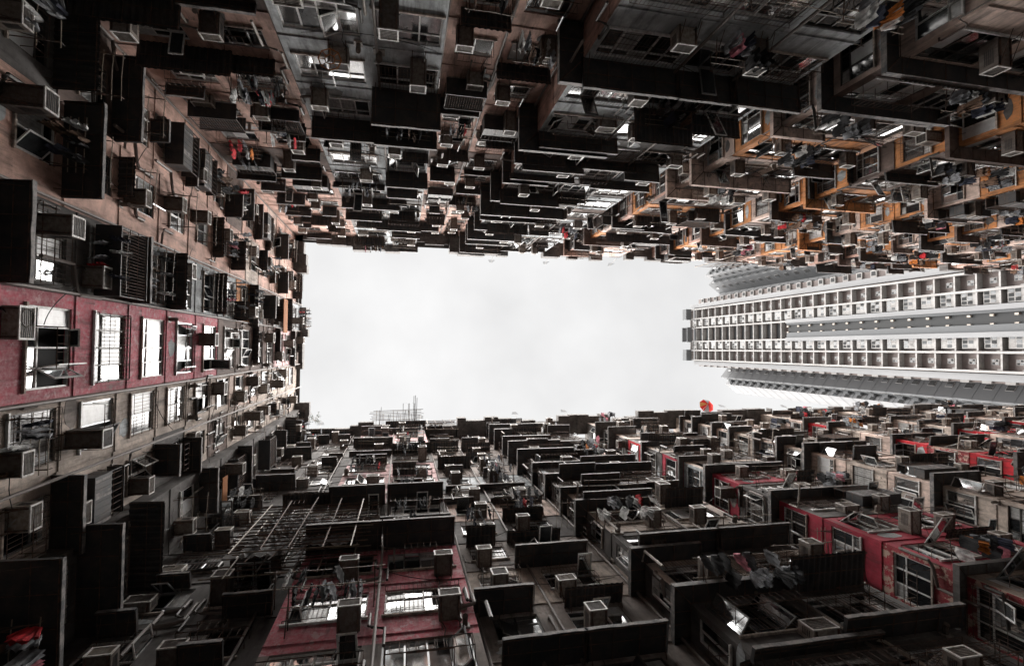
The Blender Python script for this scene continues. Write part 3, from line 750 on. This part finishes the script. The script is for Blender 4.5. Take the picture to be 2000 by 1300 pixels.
for i, (x0, bw) in enumerate(BX):
    B = bld(BL[i], BP[i], (x0, 9)); d = bcol[i]
    yf = [7.6, 7.3, 7.1, 7.0, 6.9, 6.9, 7.3][i]; yb = yf+2.1
    cs = table('beige_plaster' if i else 'dark_and_shade_plaster', d)
    def cf(k, b, d=d, i=i):
        q = d.get(k, 'beige_plaster')
        if i == 0: return {-1: 'beige_plaster', 0: RD, 1: RD, 3: 'dark_and_shade_plaster', 4: RD}.get(k, 'beige_plaster' if k % 2 else 'dark_and_shade_plaster')
        return q if (k*5+i) % 3 else 'beige_plaster'
    w_ = x0-prev
    facade(B, K, yb, prev, x0, [((prev+x0)/2, round(min(w_-.7, 2.8), 1))], lambda k, b: 'beige_plaster' if k % 2 else 'dark_and_shade_plaster', p_can=.35, p_ac=.7, p_rack=.35, name='recess', canD=.5)
    side(B, x0, yf, yb, colour=cs)
    facade(B, K, yf, x0, x0+bw, [(x0+bw*.27, round(bw*.4, 1)), (x0+bw*.75, round(bw*.36, 1))], cf, p_can=.5, p_ac=.8, p_rack=.45, name='front')
    for k in range(-3, 12):
        if rnd.random() < .5:
            corner(B, x0, -1, yf, yb, ZW+PITCH*k+1.5+rnd.choice((.15, .3, .5)), rnd.choice((.4, .55, .7)), round(bw*rnd.choice((.35, .5, .9)), 1), rnd.choice(('canopy_metal', 'canopy_metal', 'dark_and_shade_plaster')))
    ret(B, x0+bw, yf, yb+.3, 'dark_and_shade_plaster')
    roof(B, x0, x0+bw, yf, 22); roof(B, prev, x0, yb, 22)
    prev = x0+bw
# pipes down the walls
for b_, xs, y in ((0, (-3.95, -1.5, 1.5, 3.65), None), (1, (-9.9, -4.2, -.95), 1), (2, (1.35, 3.5, 5.85, 9.35, 11.7), 1)):
    for x in xs:
        if y is None: BS[b_].pipes.append(([(-9.22, x, GZ), (-9.22, x, ROOF)], .05, 'pipe'))
        else:
            yy = -9.87 if -4 < x < 1.2 or 6 < x < 14.2 else (-11.2 if x > 1 else -10.5)
            BS[b_].pipes.append(([(x, yy, GZ), (x, yy, ROOF)], .05, 'pipe'))
nt_ = len(TX)
for j, xs, yy in ((3+nt_, (-4.3, -.6), None), (4+nt_, (2.5, 5.0, 8.3, 11.8), None)):
    for x in xs:
        yv = 7.48 if (-3.35 < x < 2.15 or 8.6 < x < 15) else (8.2 if x < -3 else 8.6)
        BS[j].pipes.append(([(x, yv, GZ), (x, yv, ROOF)], .05, 'pipe'))
# roof ledges that step in and out along the skyline
def eave(B, x0, x1, y0, y1, z0=ROOF-.5, z1=ROOF+.25, m='dark_and_shade_plaster'):
    q = MB(); B.eaves = getattr(B, 'eaves', []); B.eaves.append(q)
    er = random.Random(int(x0*100+y0*10))
    lo, hi = (x0, x1) if B is not BS[0] else (y0, y1)
    while lo < hi-.1:
        e = min(hi, lo+er.uniform(.7, 1.9)); o = er.choice((0, 0, .08, .18, .3)); za = z0-er.choice((0, .1, .3))
        if B is BS[0]: q.box(x0, x1-o, lo, e-.004, za, z1, m)
        elif y0 < 0: q.box(lo, e-.004, min(y0, y1), max(y0, y1)-o, za, z1, m)
        else: q.box(lo, e-.004, min(y0, y1)+o, max(y0, y1), za, z1, m)
        lo = e
n0 = len(TX)+3
def at_x(lo, hi, x):
    best = None
    for b_ in BS[lo:hi]:
        if b_.root.location.x-5.2 <= x: best = b_
    return best
for (x0, x1, y) in ((-9.2, -8.0, -9.95), (-8.0, -4.75, -9.7), (-4.7, .4, -9.3), (.6, 4.35, -10.15), (4.45, 10.4, -9.35), (10.5, 13.95, -10.1), (14.05, 20.6, -9.45), (20.7, 23.2, -10.1), (23.3, 30.9, -9.7), (33.1, 41, -9.9), (41.2, 46, -9.55), (47, 51, -10.1), (51.2, 58, -9.9), (59, 65, -10.4), (66, 72, -10.2), (73, 81, -10.6)):
    eave(at_x(1, n0, (x0+x1)/2), x0+.003, x1, y-1.6, y)
for (x0, x1, y) in ((-8.3, -4.75, 7.6), (-4.7, 1.8, 7.05), (1.9, 5.3, 7.35), (5.4, 11, 6.8), (11.1, 14.9, 7.2), (15., 15.7, 7.0), (15.8, 21.4, 6.75), (22, 24.6, 6.9), (24.7, 31.2, 6.5), (31.5, 34.4, 6.9), (34.6, 41, 6.5), (42, 47, 6.7), (47.2, 55, 6.45), (55.3, 60, 6.7), (60.2, 67, 6.3), (68, 73, 6.6), (73.3, 80, 6.8)):
    eave(at_x(n0, len(BS), (x0+x1)/2), x0+.003, x1, y, y+2.0)
for (y0, y1, x) in ((-9.9, -8.8, -9.0), (-8.7, -6.9, -8.75), (-6.7, -3.9, -9.5), (-3.75, -1.0, -8.6), (-.95, 2.0, -8.7), (2.4, 5.0, -9.4), (5.1, 7.7, -8.35)):
    eave(BS[0], x-1.5, x, y0, y1)
def sag(a, b_, d=.25):
    return [tuple(a[i]*(1-t)+b_[i]*t - (d*4*t*(1-t) if i == 2 else 0) for i in range(3)) for t in [j/8 for j in range(9)]]
for bi, lo, hi, y, sg_ in ((1, -9, 1, -9.85, 1), (2, 6.2, 14, -9.9, 1), (2, 1.4, 5.8, -11.2, 1), (3, 16.5, 22, -9.9, 1), (4, 26.5, 31, -9.9, 1), (nt_+3, -9, 2, 7.5, -1), (nt_+4, 8.7, 15, 7.5, -1), (nt_+4, 2.3, 8.4, 8.6, -1), (nt_+5, 19, 24, 7.5, -1), (nt_+6, 29.2, 34, 7.2, -1)):
    for _ in range(7):
        x = rnd.uniform(lo, hi-2); z = rnd.uniform(13, 40); x2 = min(hi, x+rnd.uniform(1.5, 4.5))
        BS[bi].pipes.append((sag((x, y, z), (x2, y+sg_*rnd.choice((.0, .3, .7)), z+rnd.uniform(-1.5, 1.5)), rnd.uniform(.1, .5)), .012, 'cable'))
for _ in range(12):
    y = rnd.uniform(-9, 6); z = rnd.uniform(13, 38)
    BS[0].pipes.append((sag((-9.2, y, z), (-9.2+rnd.choice((0, .4)), y+rnd.uniform(1, 3), z+rnd.uniform(-1.5, 1.5)), rnd.uniform(.1, .4)), .012, 'cable'))
for b_ in BS: b_.finish()

# ------------------------------------------------------------------ washing lines and units one can pick out near the camera
def laundry(ph, face, xs, y, z, phi, n, st, ci=0, rw=3.0, d=1.0, kinds=(0, 0, 1, 2), cols=(0, 1, 2, 8, 9, 10)):
    key = dict(st=st, ph=ph, face=face, ci=ci)
    c, s_ = math.cos(phi), math.sin(phi)
    q = dict(p=proto('rack', rack, rw, d, 2), loc=((xs[0]+xs[1])/2, y, z), rz=phi, dist=1., n=2, **key)
    RACK.append(q)
    for i in range(n):
        a = xs[0]+(xs[1]-xs[0])*(i+.5)/n
        GAR.append(dict(p=proto('gar', garment, rnd.choice(kinds), rnd.choice(cols), i % 3), loc=(a, y+c*d*rnd.choice((.55, 1.)), z), rz=phi+rnd.uniform(-.5, .5), dist=2., gk=0, gc=0, gi=i+1, **key))
        g_ = GAR[-1]
        for kk, v in _cache.items():
            if v is g_['p']: g_['gk'], g_['gc'] = kk[1], kk[2]
LBP = 'lower left red-bay block'
laundry(LBP, 'bay crowded line', (-3.2, -1.0), 7.55, 16.1, PI, 11, 12, 0, 3.4)
laundry('lower centre block', 'grey front corner line', (8.2, 10.8), 7.55, 20.9, PI, 12, 10, 0, 3.0, 1.1, cols=(0, 0, 1, 8, 4, 2))
laundry('lower centre block', 'grey front low line', (8.9, 12.2), 7.55, 14.2, PI, 12, 13, 1, 3.6, 1.2, cols=(2, 1, 5, 8, 9, 6))
laundry('upper left corner block', 'pink full line', (-6.6, -4.8), -10.55, 21.6, 0, 7, 10, 1, 2.4, .9, cols=(2, 10, 4, 8, 0))
laundry('first stepped upper block', 'front full line', (16.6, 18.6), -9.95, 17.6, 0, 8, 11, 0, 2.6, 1., cols=(1, 2, 8, 9, 0))
AC.append(dict(p=proto('ac', aircon, 3), loc=(-9.25, -.55, 14.3), rz=PH_LEFT, dist=1., kd=3, st=12, ph='red-banded left block', face='red column', ci=0, side='left'))
for b_, n_ in ((0, 9), (1, 6), (2, 7), (3, 5), (4, 4), (nt_+3, 6), (nt_+4, 8), (nt_+5, 5)):
    pass
# ------------------------------------------------------------------ things hung on the walls
ACN = ['dark boxed air conditioner', 'pale boxed air conditioner', 'deep dark air conditioner', 'flat pale outdoor air conditioner']
def where(q):
    st = q['st']; o = ORD[st] if st < len(ORD) else 'lowest'
    return f"{o} storey from the roof, {q['ph']}, {q['face']}"
used = {}
def uniq(lab):
    used[lab] = used.get(lab, 0)+1
    return lab
def lay(lst, name, labf, cat, grp, stufflabel, cap=298):
    lst = placements_sorted(lst)
    seen = {}
    for q in lst[:cap]:
        root = bpy.data.objects.new(name, None); COL.objects.link(root)
        root.location = q['loc']; root.rotation_euler.z = q['rz']
        tag(root, uniq(labf(q)), cat, grp)
        for n, par, me in pmeshes(q['p']): link(me, n, root)
    if len(lst) > cap:
        mb = MB()
        for q in lst[cap:]: merge_into(mb, q['p'], q['loc'], q['rz'])
        tag(mb.build(name), stufflabel, cat, None, 'stuff')
def wn(q): return ['', 'first window', 'second window', 'third window'][q['ci']+1]
lay(AC, 'air_conditioner', lambda q: f"{ACN[q['kd']]}, {q['ph']} {q['face']}, {wn(q)}, {ORD[min(q['st'],20)]} storey down", 'air conditioner', 'air conditioners bracketed to the facades', 'many small far air conditioners on the upper facades')
lay(RACK, 'drying_rack', lambda q: f"{'two' if q['n']==2 else 'three'}-pole drying rack, {q['ph']} {q['face']}, {wn(q)}, {ORD[min(q['st'],20)]} storey down", 'drying rack', 'drying racks under the windows', 'many small far drying racks on the upper facades')
lay(GAR, 'garment', lambda q: f"{GARM[q['gc']]} {GKIND[q['gk']]} hung {ORD[q['gi']]}, {q['ph']} {q['face']}, {ORD[min(q['st'],20)]} storey, {wn(q)}", 'laundry', 'washing on the drying racks', 'small far washing on the upper racks')

# ------------------------------------------------------------------ tower beyond the open end
S_ = 1.28
def tower():
    root = bpy.data.objects.new('residential_tower', None); COL.objects.link(root)
    root.location = (95, -5, GZ)
    tag(root, 'tall pale grey residential tower of gridded balconies rising beyond the open right end', 'building')
    off = (-95, 5, -GZ)
    W = MB(); zt = 108.56*S_; ph = 2.45*S_; X = 66*S_; XB = X+.9*S_
    Y = [-9.45*S_, -7.25*S_, -5.2*S_, -2.05*S_, -.02*S_, 2.2*S_]
    nf = 36
    # recessed wall behind the grid
    W.box(XB, XB+14, Y[0]-1.4, Y[5]+1.2, GZ, zt-.5, 'tower_tile')
    W.box(X+.6, XB, Y[0]-1.6, Y[0]-.5, GZ, zt+.6*S_, 'tower_concrete')
    W.box(X+.6, XB, Y[5]+.35, Y[5]+1.4, GZ, zt-.8*S_, 'tower_concrete')
    F = MB()
    for i, y in enumerate(Y):
        t = .17
        F.box(X, XB-.002, y-t, y+t, GZ, zt+(0 if i in (2, 3) else .4), 'tower_white')
        if i in (2, 3) :
            F.box(X-.25, X-.003, y-t*2.3, y+t*2.3, GZ, 77.8*S_, 'tower_concrete')
    # core slot between the two middle piers
    W.box(XB-.6, XB-.004, Y[2]+.23, Y[3]-.23, GZ, 77.8*S_, 'tower_dark')
    W.box(X+.1, XB-.61, Y[3]-1.5, Y[3]-.23, GZ, 77.8*S_, 'tower_grey')
    W.box(X+.1, XB-.61, Y[2]+.23, Y[2]+.8, GZ, 77.8*S_, 'tower_grey')
    for k in range(nf):
        z = zt-ph*k
        for a, b_ in ((0, 1), (1, 2), (3, 4), (4, 5)) + (((2, 3),) if z > 77.8*S_ else ()):
            F.box(X+.06, XB-.003, Y[a]+.22, Y[b_]-.22, z-.13, z+.12, 'tower_white')
        for a, b_ in ((0, 1), (4, 5)):
            F.box(XB-.35, XB-.004, Y[a]+.22, Y[b_]-.22, z+.12, z+.5, 'tower_tile')
    F.box(X-1.8, X-.3, Y[2]-.2, Y[3]+.2, zt-1.5, zt-1.2, 'tower_grey'); F.box(X-1.8, X-.3, Y[2]-.2, Y[2], zt-1.2, zt+1.2, 'tower_grey')
    F.box(X-1.8, X-.3, Y[3], Y[3]+.2, zt-1.2, zt+1.2, 'tower_grey'); F.box(X-1.8, X-.3, Y[2]-.2, Y[3]+.2, zt+1.2, zt+1.5, 'tower_grey')
    for (a, b_) in ((0, 1), (4, 5)):
        F.box(X-1.6, X-.003, Y[a]-.2, Y[b_]+.2, zt-.6, zt+1.4, 'tower_grey')
    W.build('wall', root, off); F.build('concrete_grid', root, off)
    # windows
    tg = ['tower_glass', 'tower_dark', 'tower_grey', 'tower_white', 'tower_glass']
    def small(v):
        r = random.Random(v)
        m = MB(); m.box(-.06, 0, -.42, .42, 0, 1.0, 'tower_white')
        for y in (-.2, .2):
            for z in (.12, .55): m.box(-.075, -.062, y-.14, y+.14, z, z+.32, r.choice(tg))
        if v % 3 == 1: m.box(-.45, -.08, -.03, .0, .12, .45, 'tower_white')
        a = MB(); a.box(-.45, -.002, 1.0, 1.5, -.5, .0, 'tower_white' if v % 4 else 'casing')
        return [('window', None, m), ('cooler_box', 'window', a)]
    def bay(v):
        r = random.Random(v+50)
        m = MB(); m.box(-.7, 0, -1., 1., -.35, 1.75, 'tower_white')
        for i in range(3):
            for j in range(2):
                m.box(-.715, -.702, -.88+i*.61, -.88+i*.61+.5, .1+j*.85, .1+j*.85+.68, r.choice(tg))
        if v % 2: m.box(-1.15, -.72, .32, .35, .15, .8, 'tower_white'); m.box(-1.1, -.72, -.3, -.27, .95, 1.6, 'tower_white')
        m.box(-.55, -.1, -1.012, -1.002, .1, 1.6, 'tower_glass'); m.box(-.55, -.1, 1.002, 1.012, .1, 1.6, 'tower_glass')
        a = MB(); a.box(-.5, -.002, 1.25, 1.7, -.2, .3, 'tower_white' if v % 3 else 'casing')
        return [('bay_window', None, m), ('cooler_box', 'bay_window', a)]
    PS = [proto('ts', small, v) for v in range(7)]; PB = [proto('tb', bay, v) for v in range(7)]; tr_ = random.Random(4)
    n = 0; rest = MB()
    for k in range(29):
        z = zt-ph*(k+1)
        for a, b_, sm in ((0, 1, 1), (1, 2, 0), (3, 4, 0), (4, 5, 1)):
            pr = tr_.choice(PS if sm else PB)
            yc = (Y[a]+Y[b_])/2+(0 if sm else -.25)
            loc = (XB-.004, yc, z+(1.0 if sm else .7))
            make_part(pr, root, loc, 0)
    # stacked side balconies seen on edge along both flanks of the slab
    E_ = MB()
    for k in range(34):
        z = zt-ph*(k+1)
        for ya, yb in ((Y[0]-3.3, Y[0]-.6), (Y[5]+.5, Y[5]+1.9)):
            E_.box(X+2.6, X+4.2, ya, yb, z, z+1.3, 'tower_white'); E_.box(X+2.58, X+2.597, ya+.2, ya+1.0, z+.2, z+1.1, 'tower_dark')
            E_.box(X+2.9, X+4.2, ya+.1, yb-.1, z+1.301, z+ph-.02, 'tower_tile')
    tag(E_.build('side_balcony', root, off), kind='stuff')
    # loggia openings and lamps in the slot
    D = MB()
    for k in range(12):
        z = zt-ph*(k+1)
        D.box(XB-.05, XB-.006, Y[2]+.4, Y[3]-.4, z+.2, z+ph-.5, 'tower_dark' if k > 2 else 'tower_glass')
    for k in range(12, 32):
        z = zt-ph*(k+1)
        for y in (Y[2]+1.0, Y[3]-1.7): D.box(XB-.95, XB-.61, y, y+.3, z+1, z+1.5, 'casing_pale')
    tag(D.build('loggia_opening', root, off), kind='stuff')
    # wings: zigzag plans
    def wing(nm, pts, ztop, mats, seeds):
        m = MB(); wz = MB()
        P = [(a*S_, b_*S_) for a, b_ in pts]
        for i in range(len(P)-1):
            (xa, ya), (xb, yb) = P[i], P[i+1]
            m.quad((xa, ya, GZ), (xb, yb, GZ), (xb, yb, ztop), (xa, ya, ztop), mats[i])
            L_ = math.hypot(xb-xa, yb-ya); ux, uy = (xb-xa)/L_, (yb-ya)/L_; nx, ny = uy, -ux
            if nx > 0: nx, ny = -nx, -ny
            for k in range(34):
                z = ztop-ph*(k+.9)
                def bx(u0, u1, o0, o1, z0, z1, mt):
                    q = [(xa+ux*u+nx*o, ya+uy*u+ny*o) for u, o in ((u0, o0), (u1, o0), (u1, o1), (u0, o1))]
                    n0 = len(wz.v); wz.v += [(*c, z0) for c in q]+[(*c, z1) for c in q]; kk = wz.mi(mt)
                    for f_ in ((0, 3, 2, 1), (4, 5, 6, 7), (0, 1, 5, 4), (1, 2, 6, 5), (2, 3, 7, 6), (3, 0, 4, 7)):
                        wz.f.append(tuple(n0+j for j in f_)); wz.m.append(kk)
                if seeds[i] in (1, 2) and L_ > 1.2:
                    bx(L_*.3, L_*.3+1.1, .002, .06, z, z+1.3, 'tower_white' if k % 3 else 'tower_concrete'); bx(L_*.3+.07, L_*.3+.51, .061, .1, z+.08, z+1.22, 'tower_dark'); bx(L_*.3+.58, L_*.3+1.03, .061, .1, z+.08, z+1.22, 'tower_dark' if k % 4 else 'tower_glass')
                if seeds[i] == 2 and L_ > 1.2:
                    bx(L_*.62, L_*.62+.8, .002, .6, z, z+1.2, 'tower_grey'); bx(L_*.86, L_*.86+.4, .002, .5, z+.1, z+.7, 'tower_dark')
                bx(0.02, L_-.02, .002, .03, z-.9, z-.84, 'tower_grey')
        m.poly([(x, y, ztop) for x, y in P]+[(P[-1][0]+10, P[-1][1], ztop), (P[0][0]+10, P[0][1], ztop)], 'tower_grey')
        o = m.build('wing_wall', root, off); tag(wz.build('wing_window', root, off), kind='stuff')
    wing('u', [(80, -24.5), (72.3, -20.6), (69.6, -17.5), (71.7, -16.6), (70.5, -15.5), (73.3, -13.5), (72.0, -11.8), (75, -10.5)], 108*S_, ['tower_concrete', 'tower_grey', 'tower_concrete', 'tower_grey', 'tower_grey', 'tower_concrete', 'tower_grey'], [1, 2, 1, 1, 1, 2, 1])
    wing('l', [(74, 2.6), (76, 3.3), (73.6, 6.2), (75.7, 7.0), (74.9, 7.9), (77.8, 10.0), (86, 10.6)], 108*S_, ['tower_grey', 'tower_grey', 'tower_grey', 'tower_concrete', 'tower_concrete', 'tower_concrete'], [1, 1, 2, 1, 0, 0])
tower()

# ------------------------------------------------------------------ single things
def thing(name, label, cat, loc, rz=0, group=None):
    o = bpy.data.objects.new(name, None); COL.objects.link(o); o.location = loc; o.rotation_euler.z = rz
    return tag(o, label, cat, group)
def scaffold(label, x0, x1, z0, z1, y, dy, net=(), seed=1, mt='bamboo', hs=.55, vs_=1.1):
    r = random.Random(seed); t = thing('bamboo_scaffold', label, 'scaffold', (x0, y, z0))
    L_, H_ = x1-x0, z1-z0
    for lay_ in (0, dy):
        n = int(L_/vs_)
        for i in range(n+1):
            u = L_*i/n+r.uniform(-.1, .1); m = MB(); m.tube([(u, lay_, -r.uniform(0, .5)), (u+r.uniform(-.12, .12), lay_+r.uniform(-.05, .05), H_+r.uniform(0, .9))], .028, 'rusty_metal' if i % 4 else mt, 6); m.build('upright_pole', t)
        n = int(H_/hs)
        for i in range(n+1):
            v = H_*i/n+r.uniform(-.08, .08); m = MB(); m.tube([(-r.uniform(.1, .9), lay_+.06, v), (L_+r.uniform(.1, .9), lay_+.06, v+r.uniform(-.12, .12))], .024, 'rusty_metal' if i % 5 else mt, 6); m.build('cross_pole', t)
    for i in range(3):
        u = r.uniform(0, L_*.6); m = MB(); m.tube([(u, dy*.5, 0), (u+r.uniform(.8, 1.8), dy*.5, H_)], .025, 'rusty_metal', 6); m.build('brace_pole', t)
    for (u0, u1, v0, v1) in net:
        m = MB(); nu, nv = 14, 10
        for j in range(nv+1):
            for i in range(nu+1):
                u = u0+(u1-u0)*i/nu; v = v0+(v1-v0)*j/nv
                m.v.append((u, -.12*(1 if dy < 0 else -1)*0+.5*dy+.10*math.sin(i*1.7+j)*math.cos(j*1.3+i*.4)+r.uniform(-.05, .05), v+.05*math.sin(i)))
        for j in range(nv):
            for i in range(nu):
                a = j*(nu+1)+i; m.f.append((a, a+1, a+nu+2, a+nu+1)); m.m.append(m.mi('netting'))
        m.build('netting_sheet', t)
    return t
scaffold('bamboo scaffold with torn netting beside the red painted bay, lower left', -5.4, -1.6, 18.2, 23.0, 7.3, -.75, [(.2, 1.7, .4, 2.2), (2.0, 3.7, 1.0, 3.9), (.5, 1.9, 2.8, 4.6)], 3, 'pole', .36, .95)
t = thing('bamboo_scaffold', 'small bamboo scaffold jutting out over the lower left roof edge', 'scaffold', (-.4, 7.1, ROOF+.1))
r = random.Random(5)
for i in range(15):
    x = -2.0+i*.27+r.uniform(-.1, .1); m = MB(); m.tube([(x, .6, r.uniform(-.2, .1)), (x+r.uniform(-.15, .15), -r.uniform(.6, 1.1), r.uniform(0, .5))], .022, 'rusty_metal' if i % 3 else 'pole', 5); m.build('outrigger_pole', t)
for i in range(8):
    y = -.1-i*.13; m = MB(); m.tube([(-2.2-r.uniform(0, .4), y, .1+r.uniform(-.1, .2)), (2.2+r.uniform(0, .4), y+r.uniform(-.15, .15), .15+r.uniform(-.1, .2))], .022, 'rusty_metal' if i % 2 else 'pole', 5); m.build('cross_pole', t)
for x in (-1.6, 1.55, 1.7, 1.85):
    m = MB(); m.tube([(x, .4, -.3), (x+.1, -1.3-(1.2 if x > 0 else .0)*r.uniform(.7, 1), .9)], .028, 'frame_dark', 5); m.build('upright_pole', t)
for x in (.6, 1.2):
    m = MB(); m.tube([(x, .3, .3), (x, -1.7, .3), (x+.5, -1.7, .3), (x+.5, .3, .3)], .025, 'frame_dark', 5); m.build('ladder_rail', t)
scaffold('bamboo scaffold leaning out of the upper roof edge near the tower', 32.5, 36.8, 44.8, 51.6, -10.3, .8, [], 8, 'pole', 1.0, 1.1)
scaffold('low bamboo scaffold on the lower roof edge left of the stepped grey front', 2.4, 4.9, 49.4, 51.6, 7.6, -.5, [(.3, 1.6, .3, 1.5)], 11, 'pole', .4, .7)
t = thing('parasol', 'red, yellow and grey striped parasol on the roof edge of the lower blocks', 'parasol', (33.4, 7.0, ROOF))
pts = []
ax = Matrix.Rotation(R(38), 3, 'X') @ Matrix.Rotation(R(52), 3, 'Y')
for i in range(8):
    g_ = MB(); m_ = ['parasol_red', 'parasol_grey', 'parasol_red', 'parasol_yellow', 'parasol_red', 'parasol_grey', 'parasol_red', 'parasol_red'][i]
    for lv in range(4):
        r0, r1 = .82*lv/4, .82*(lv+1)/4
        zz = lambda r: .55*(1-(r/.95)**1.6)
        q = []
        for rr, an in ((r0, i), (r1, i), (r1, i+1), (r0, i+1)):
            p = Vector((rr*math.cos(an*PI/4), rr*math.sin(an*PI/4), zz(rr))); q.append(tuple(ax @ p + Vector((0, -.75, .55))))
        g_.quad(*q, m_)
        g_.quad(*[tuple(Vector(a)+ax @ Vector((0, 0, -.012))) for a in q[::-1]], m_)
    g_.build('canopy_panel', t)
m = MB(); m.tube([tuple(Vector((0, -.75, .55))+ax @ Vector((0, 0, .62))), tuple(Vector((0, -.75, .55))+ax @ Vector((0, 0, -1.2)))], .02, 'frame_white', 6); m.build('shaft', t)
t = thing('hanging_ring', 'orange eight-spoked plastic drying ring on the rails of the grey upper front', 'drying ring', (-2.3, -8.9, 16.4))
m = MB(); rr = .34
m.tube([(rr*math.cos(a), rr*math.sin(a), 0) for a in [i*PI/4 for i in range(9)]], .022, 'plank_orange', 6); m.build('outer_ring', t)
m = MB(); m.tube([(rr*.45*math.cos(a), rr*.45*math.sin(a), .0) for a in [i*PI/4 for i in range(9)]], .018, 'plank_orange', 6); m.build('inner_ring', t)
for i in range(8):
    a = i*PI/4; m = MB(); m.tube([(rr*.45*math.cos(a), rr*.45*math.sin(a), .001), (rr*math.cos(a), rr*math.sin(a), .001)], .014, 'plank_orange', 5); m.build('spoke', t)
m = MB(); m.tube([(0, 0, 0), (0, 0, .55), (0, -.9, .6)], .01, 'rusty_metal', 5); m.build('hook', t)
for lb, (x, y0, y1, z0, z1) in (('orange timber screen high on the left block above the red column', (-8.55, -3.6, -1.1, 40.3, 41.6)), ('orange timber screen among the dark canopies low on the left block', (-8.35, 6.3, 8.7, 27.2, 27.9))):
    t = thing('timber_screen', lb, 'screen', (x, y0, z0))
    n = max(3, int((z1-z0)/.11))
    for i in range(n):
        m = MB(); m.box(-.01, .03, 0, y1-y0, i*(z1-z0)/n, (i+.6)*(z1-z0)/n, 'plank_orange'); m.build('plank', t)
    for k in range(3):
        y = (y1-y0)*(.08+.42*k); m = MB(); m.box(-.06, -.011, y, y+.06, 0, z1-z0, 'rusty_metal'); m.build('batten', t)
    m = MB(); m.box(-.9, -.061, .1, .16, -.1, -.04, 'rusty_metal'); m.box(-.9, -.061, y1-y0-.16, y1-y0-.1, -.1, -.04, 'rusty_metal'); m.build('support', t)
# roof aerials and a few roof plants along the skyline
for i, (x, y, h_) in enumerate(((-7.6, 7.7, 1.9), (1.9, 7.3, 2.8), (11.6, 7.0, 1.4), (17.0, 6.9, 1.8), (36.2, 6.7, 2.2), (44, 6.8, 1.5), (14.9, -9.6, 1.6), (9.0, -9.5, 1.5), (22.5, -9.8, 2.2))):
    side_ = 'lower' if y > 0 else 'upper'; j = i if y > 0 else i-6
    t = thing('roof_aerial', f"thin roof aerial, {ORD[j+1]} from the left along the {side_} roof edge", 'aerial', (x, y, ROOF+.2), 0, 'aerials on the roof edge')
    m = MB(); sg_ = -1 if y > 0 else 1
    m.tube([(0, 0, 0), (.05, sg_*.45, h_)], .03, 'frame_dark', 5); m.build('mast', t)
    for k in range(4):
        z = h_*(.6+.1*k); w_ = .35-.05*k; m = MB(); m.tube([(-w_, sg_*.45*z/h_, z), (w_, sg_*.45*z/h_, z)], .014, 'frame_dark', 4); m.build('element', t)
for i, (x, y, sg_) in enumerate(((-8.0, 6.9, -1),)):
    t = thing('roof_plant', ('scraggly plant on the lower roof edge by the left corner', 'dark plant hanging over the upper roof edge', 'small plant on the upper roof edge above the pink recess')[i], 'plant', (x, y, ROOF+.25))
    r = random.Random(i); m = MB(); F_ = MB()
    for k in range(9):
        a = r.uniform(0, 6.28); l = r.uniform(.4, .9); e = (l*math.cos(a)*.8, l*math.sin(a)*.8+sg_*.3, l*.7)
        m.tube([(0, 0, 0), (e[0]*.5, e[1]*.5, e[2]*.7), e], .012, 'bamboo', 4)
        for q in range(14):
            s0 = r.uniform(.3, 1); c = [e[j]*s0+r.uniform(-.12, .12) for j in range(3)]; d1 = [r.uniform(-.07, .07) for _ in range(3)]; d2 = [r.uniform(-.07, .07) for _ in range(3)]
            F_.poly([tuple(c), tuple(c[j]+d1[j] for j in range(3)), tuple(c[j]+d1[j]+d2[j] for j in range(3)), tuple(c[j]+d2[j] for j in range(3))], 'plant_green')
    m.build('stem', t); F_.build('foliage', t)

# ------------------------------------------------------------------ ground
g = MB(); g.quad((-600, -600, GZ), (900, -600, GZ), (900, 600, GZ), (-600, 600, GZ), 'ground_concrete')
tag(g.build('ground'), kind='structure')
print('AC', len(AC), 'RACK', len(RACK), 'GAR', len(GAR), 'win', [len(b.win) for b in BS], 'can', [len(b.can) for b in BS], 'objs', len(bpy.data.objects))
dup = [k for k, v in used.items() if v > 1]; print('dup labels', len(dup), dup[:3])
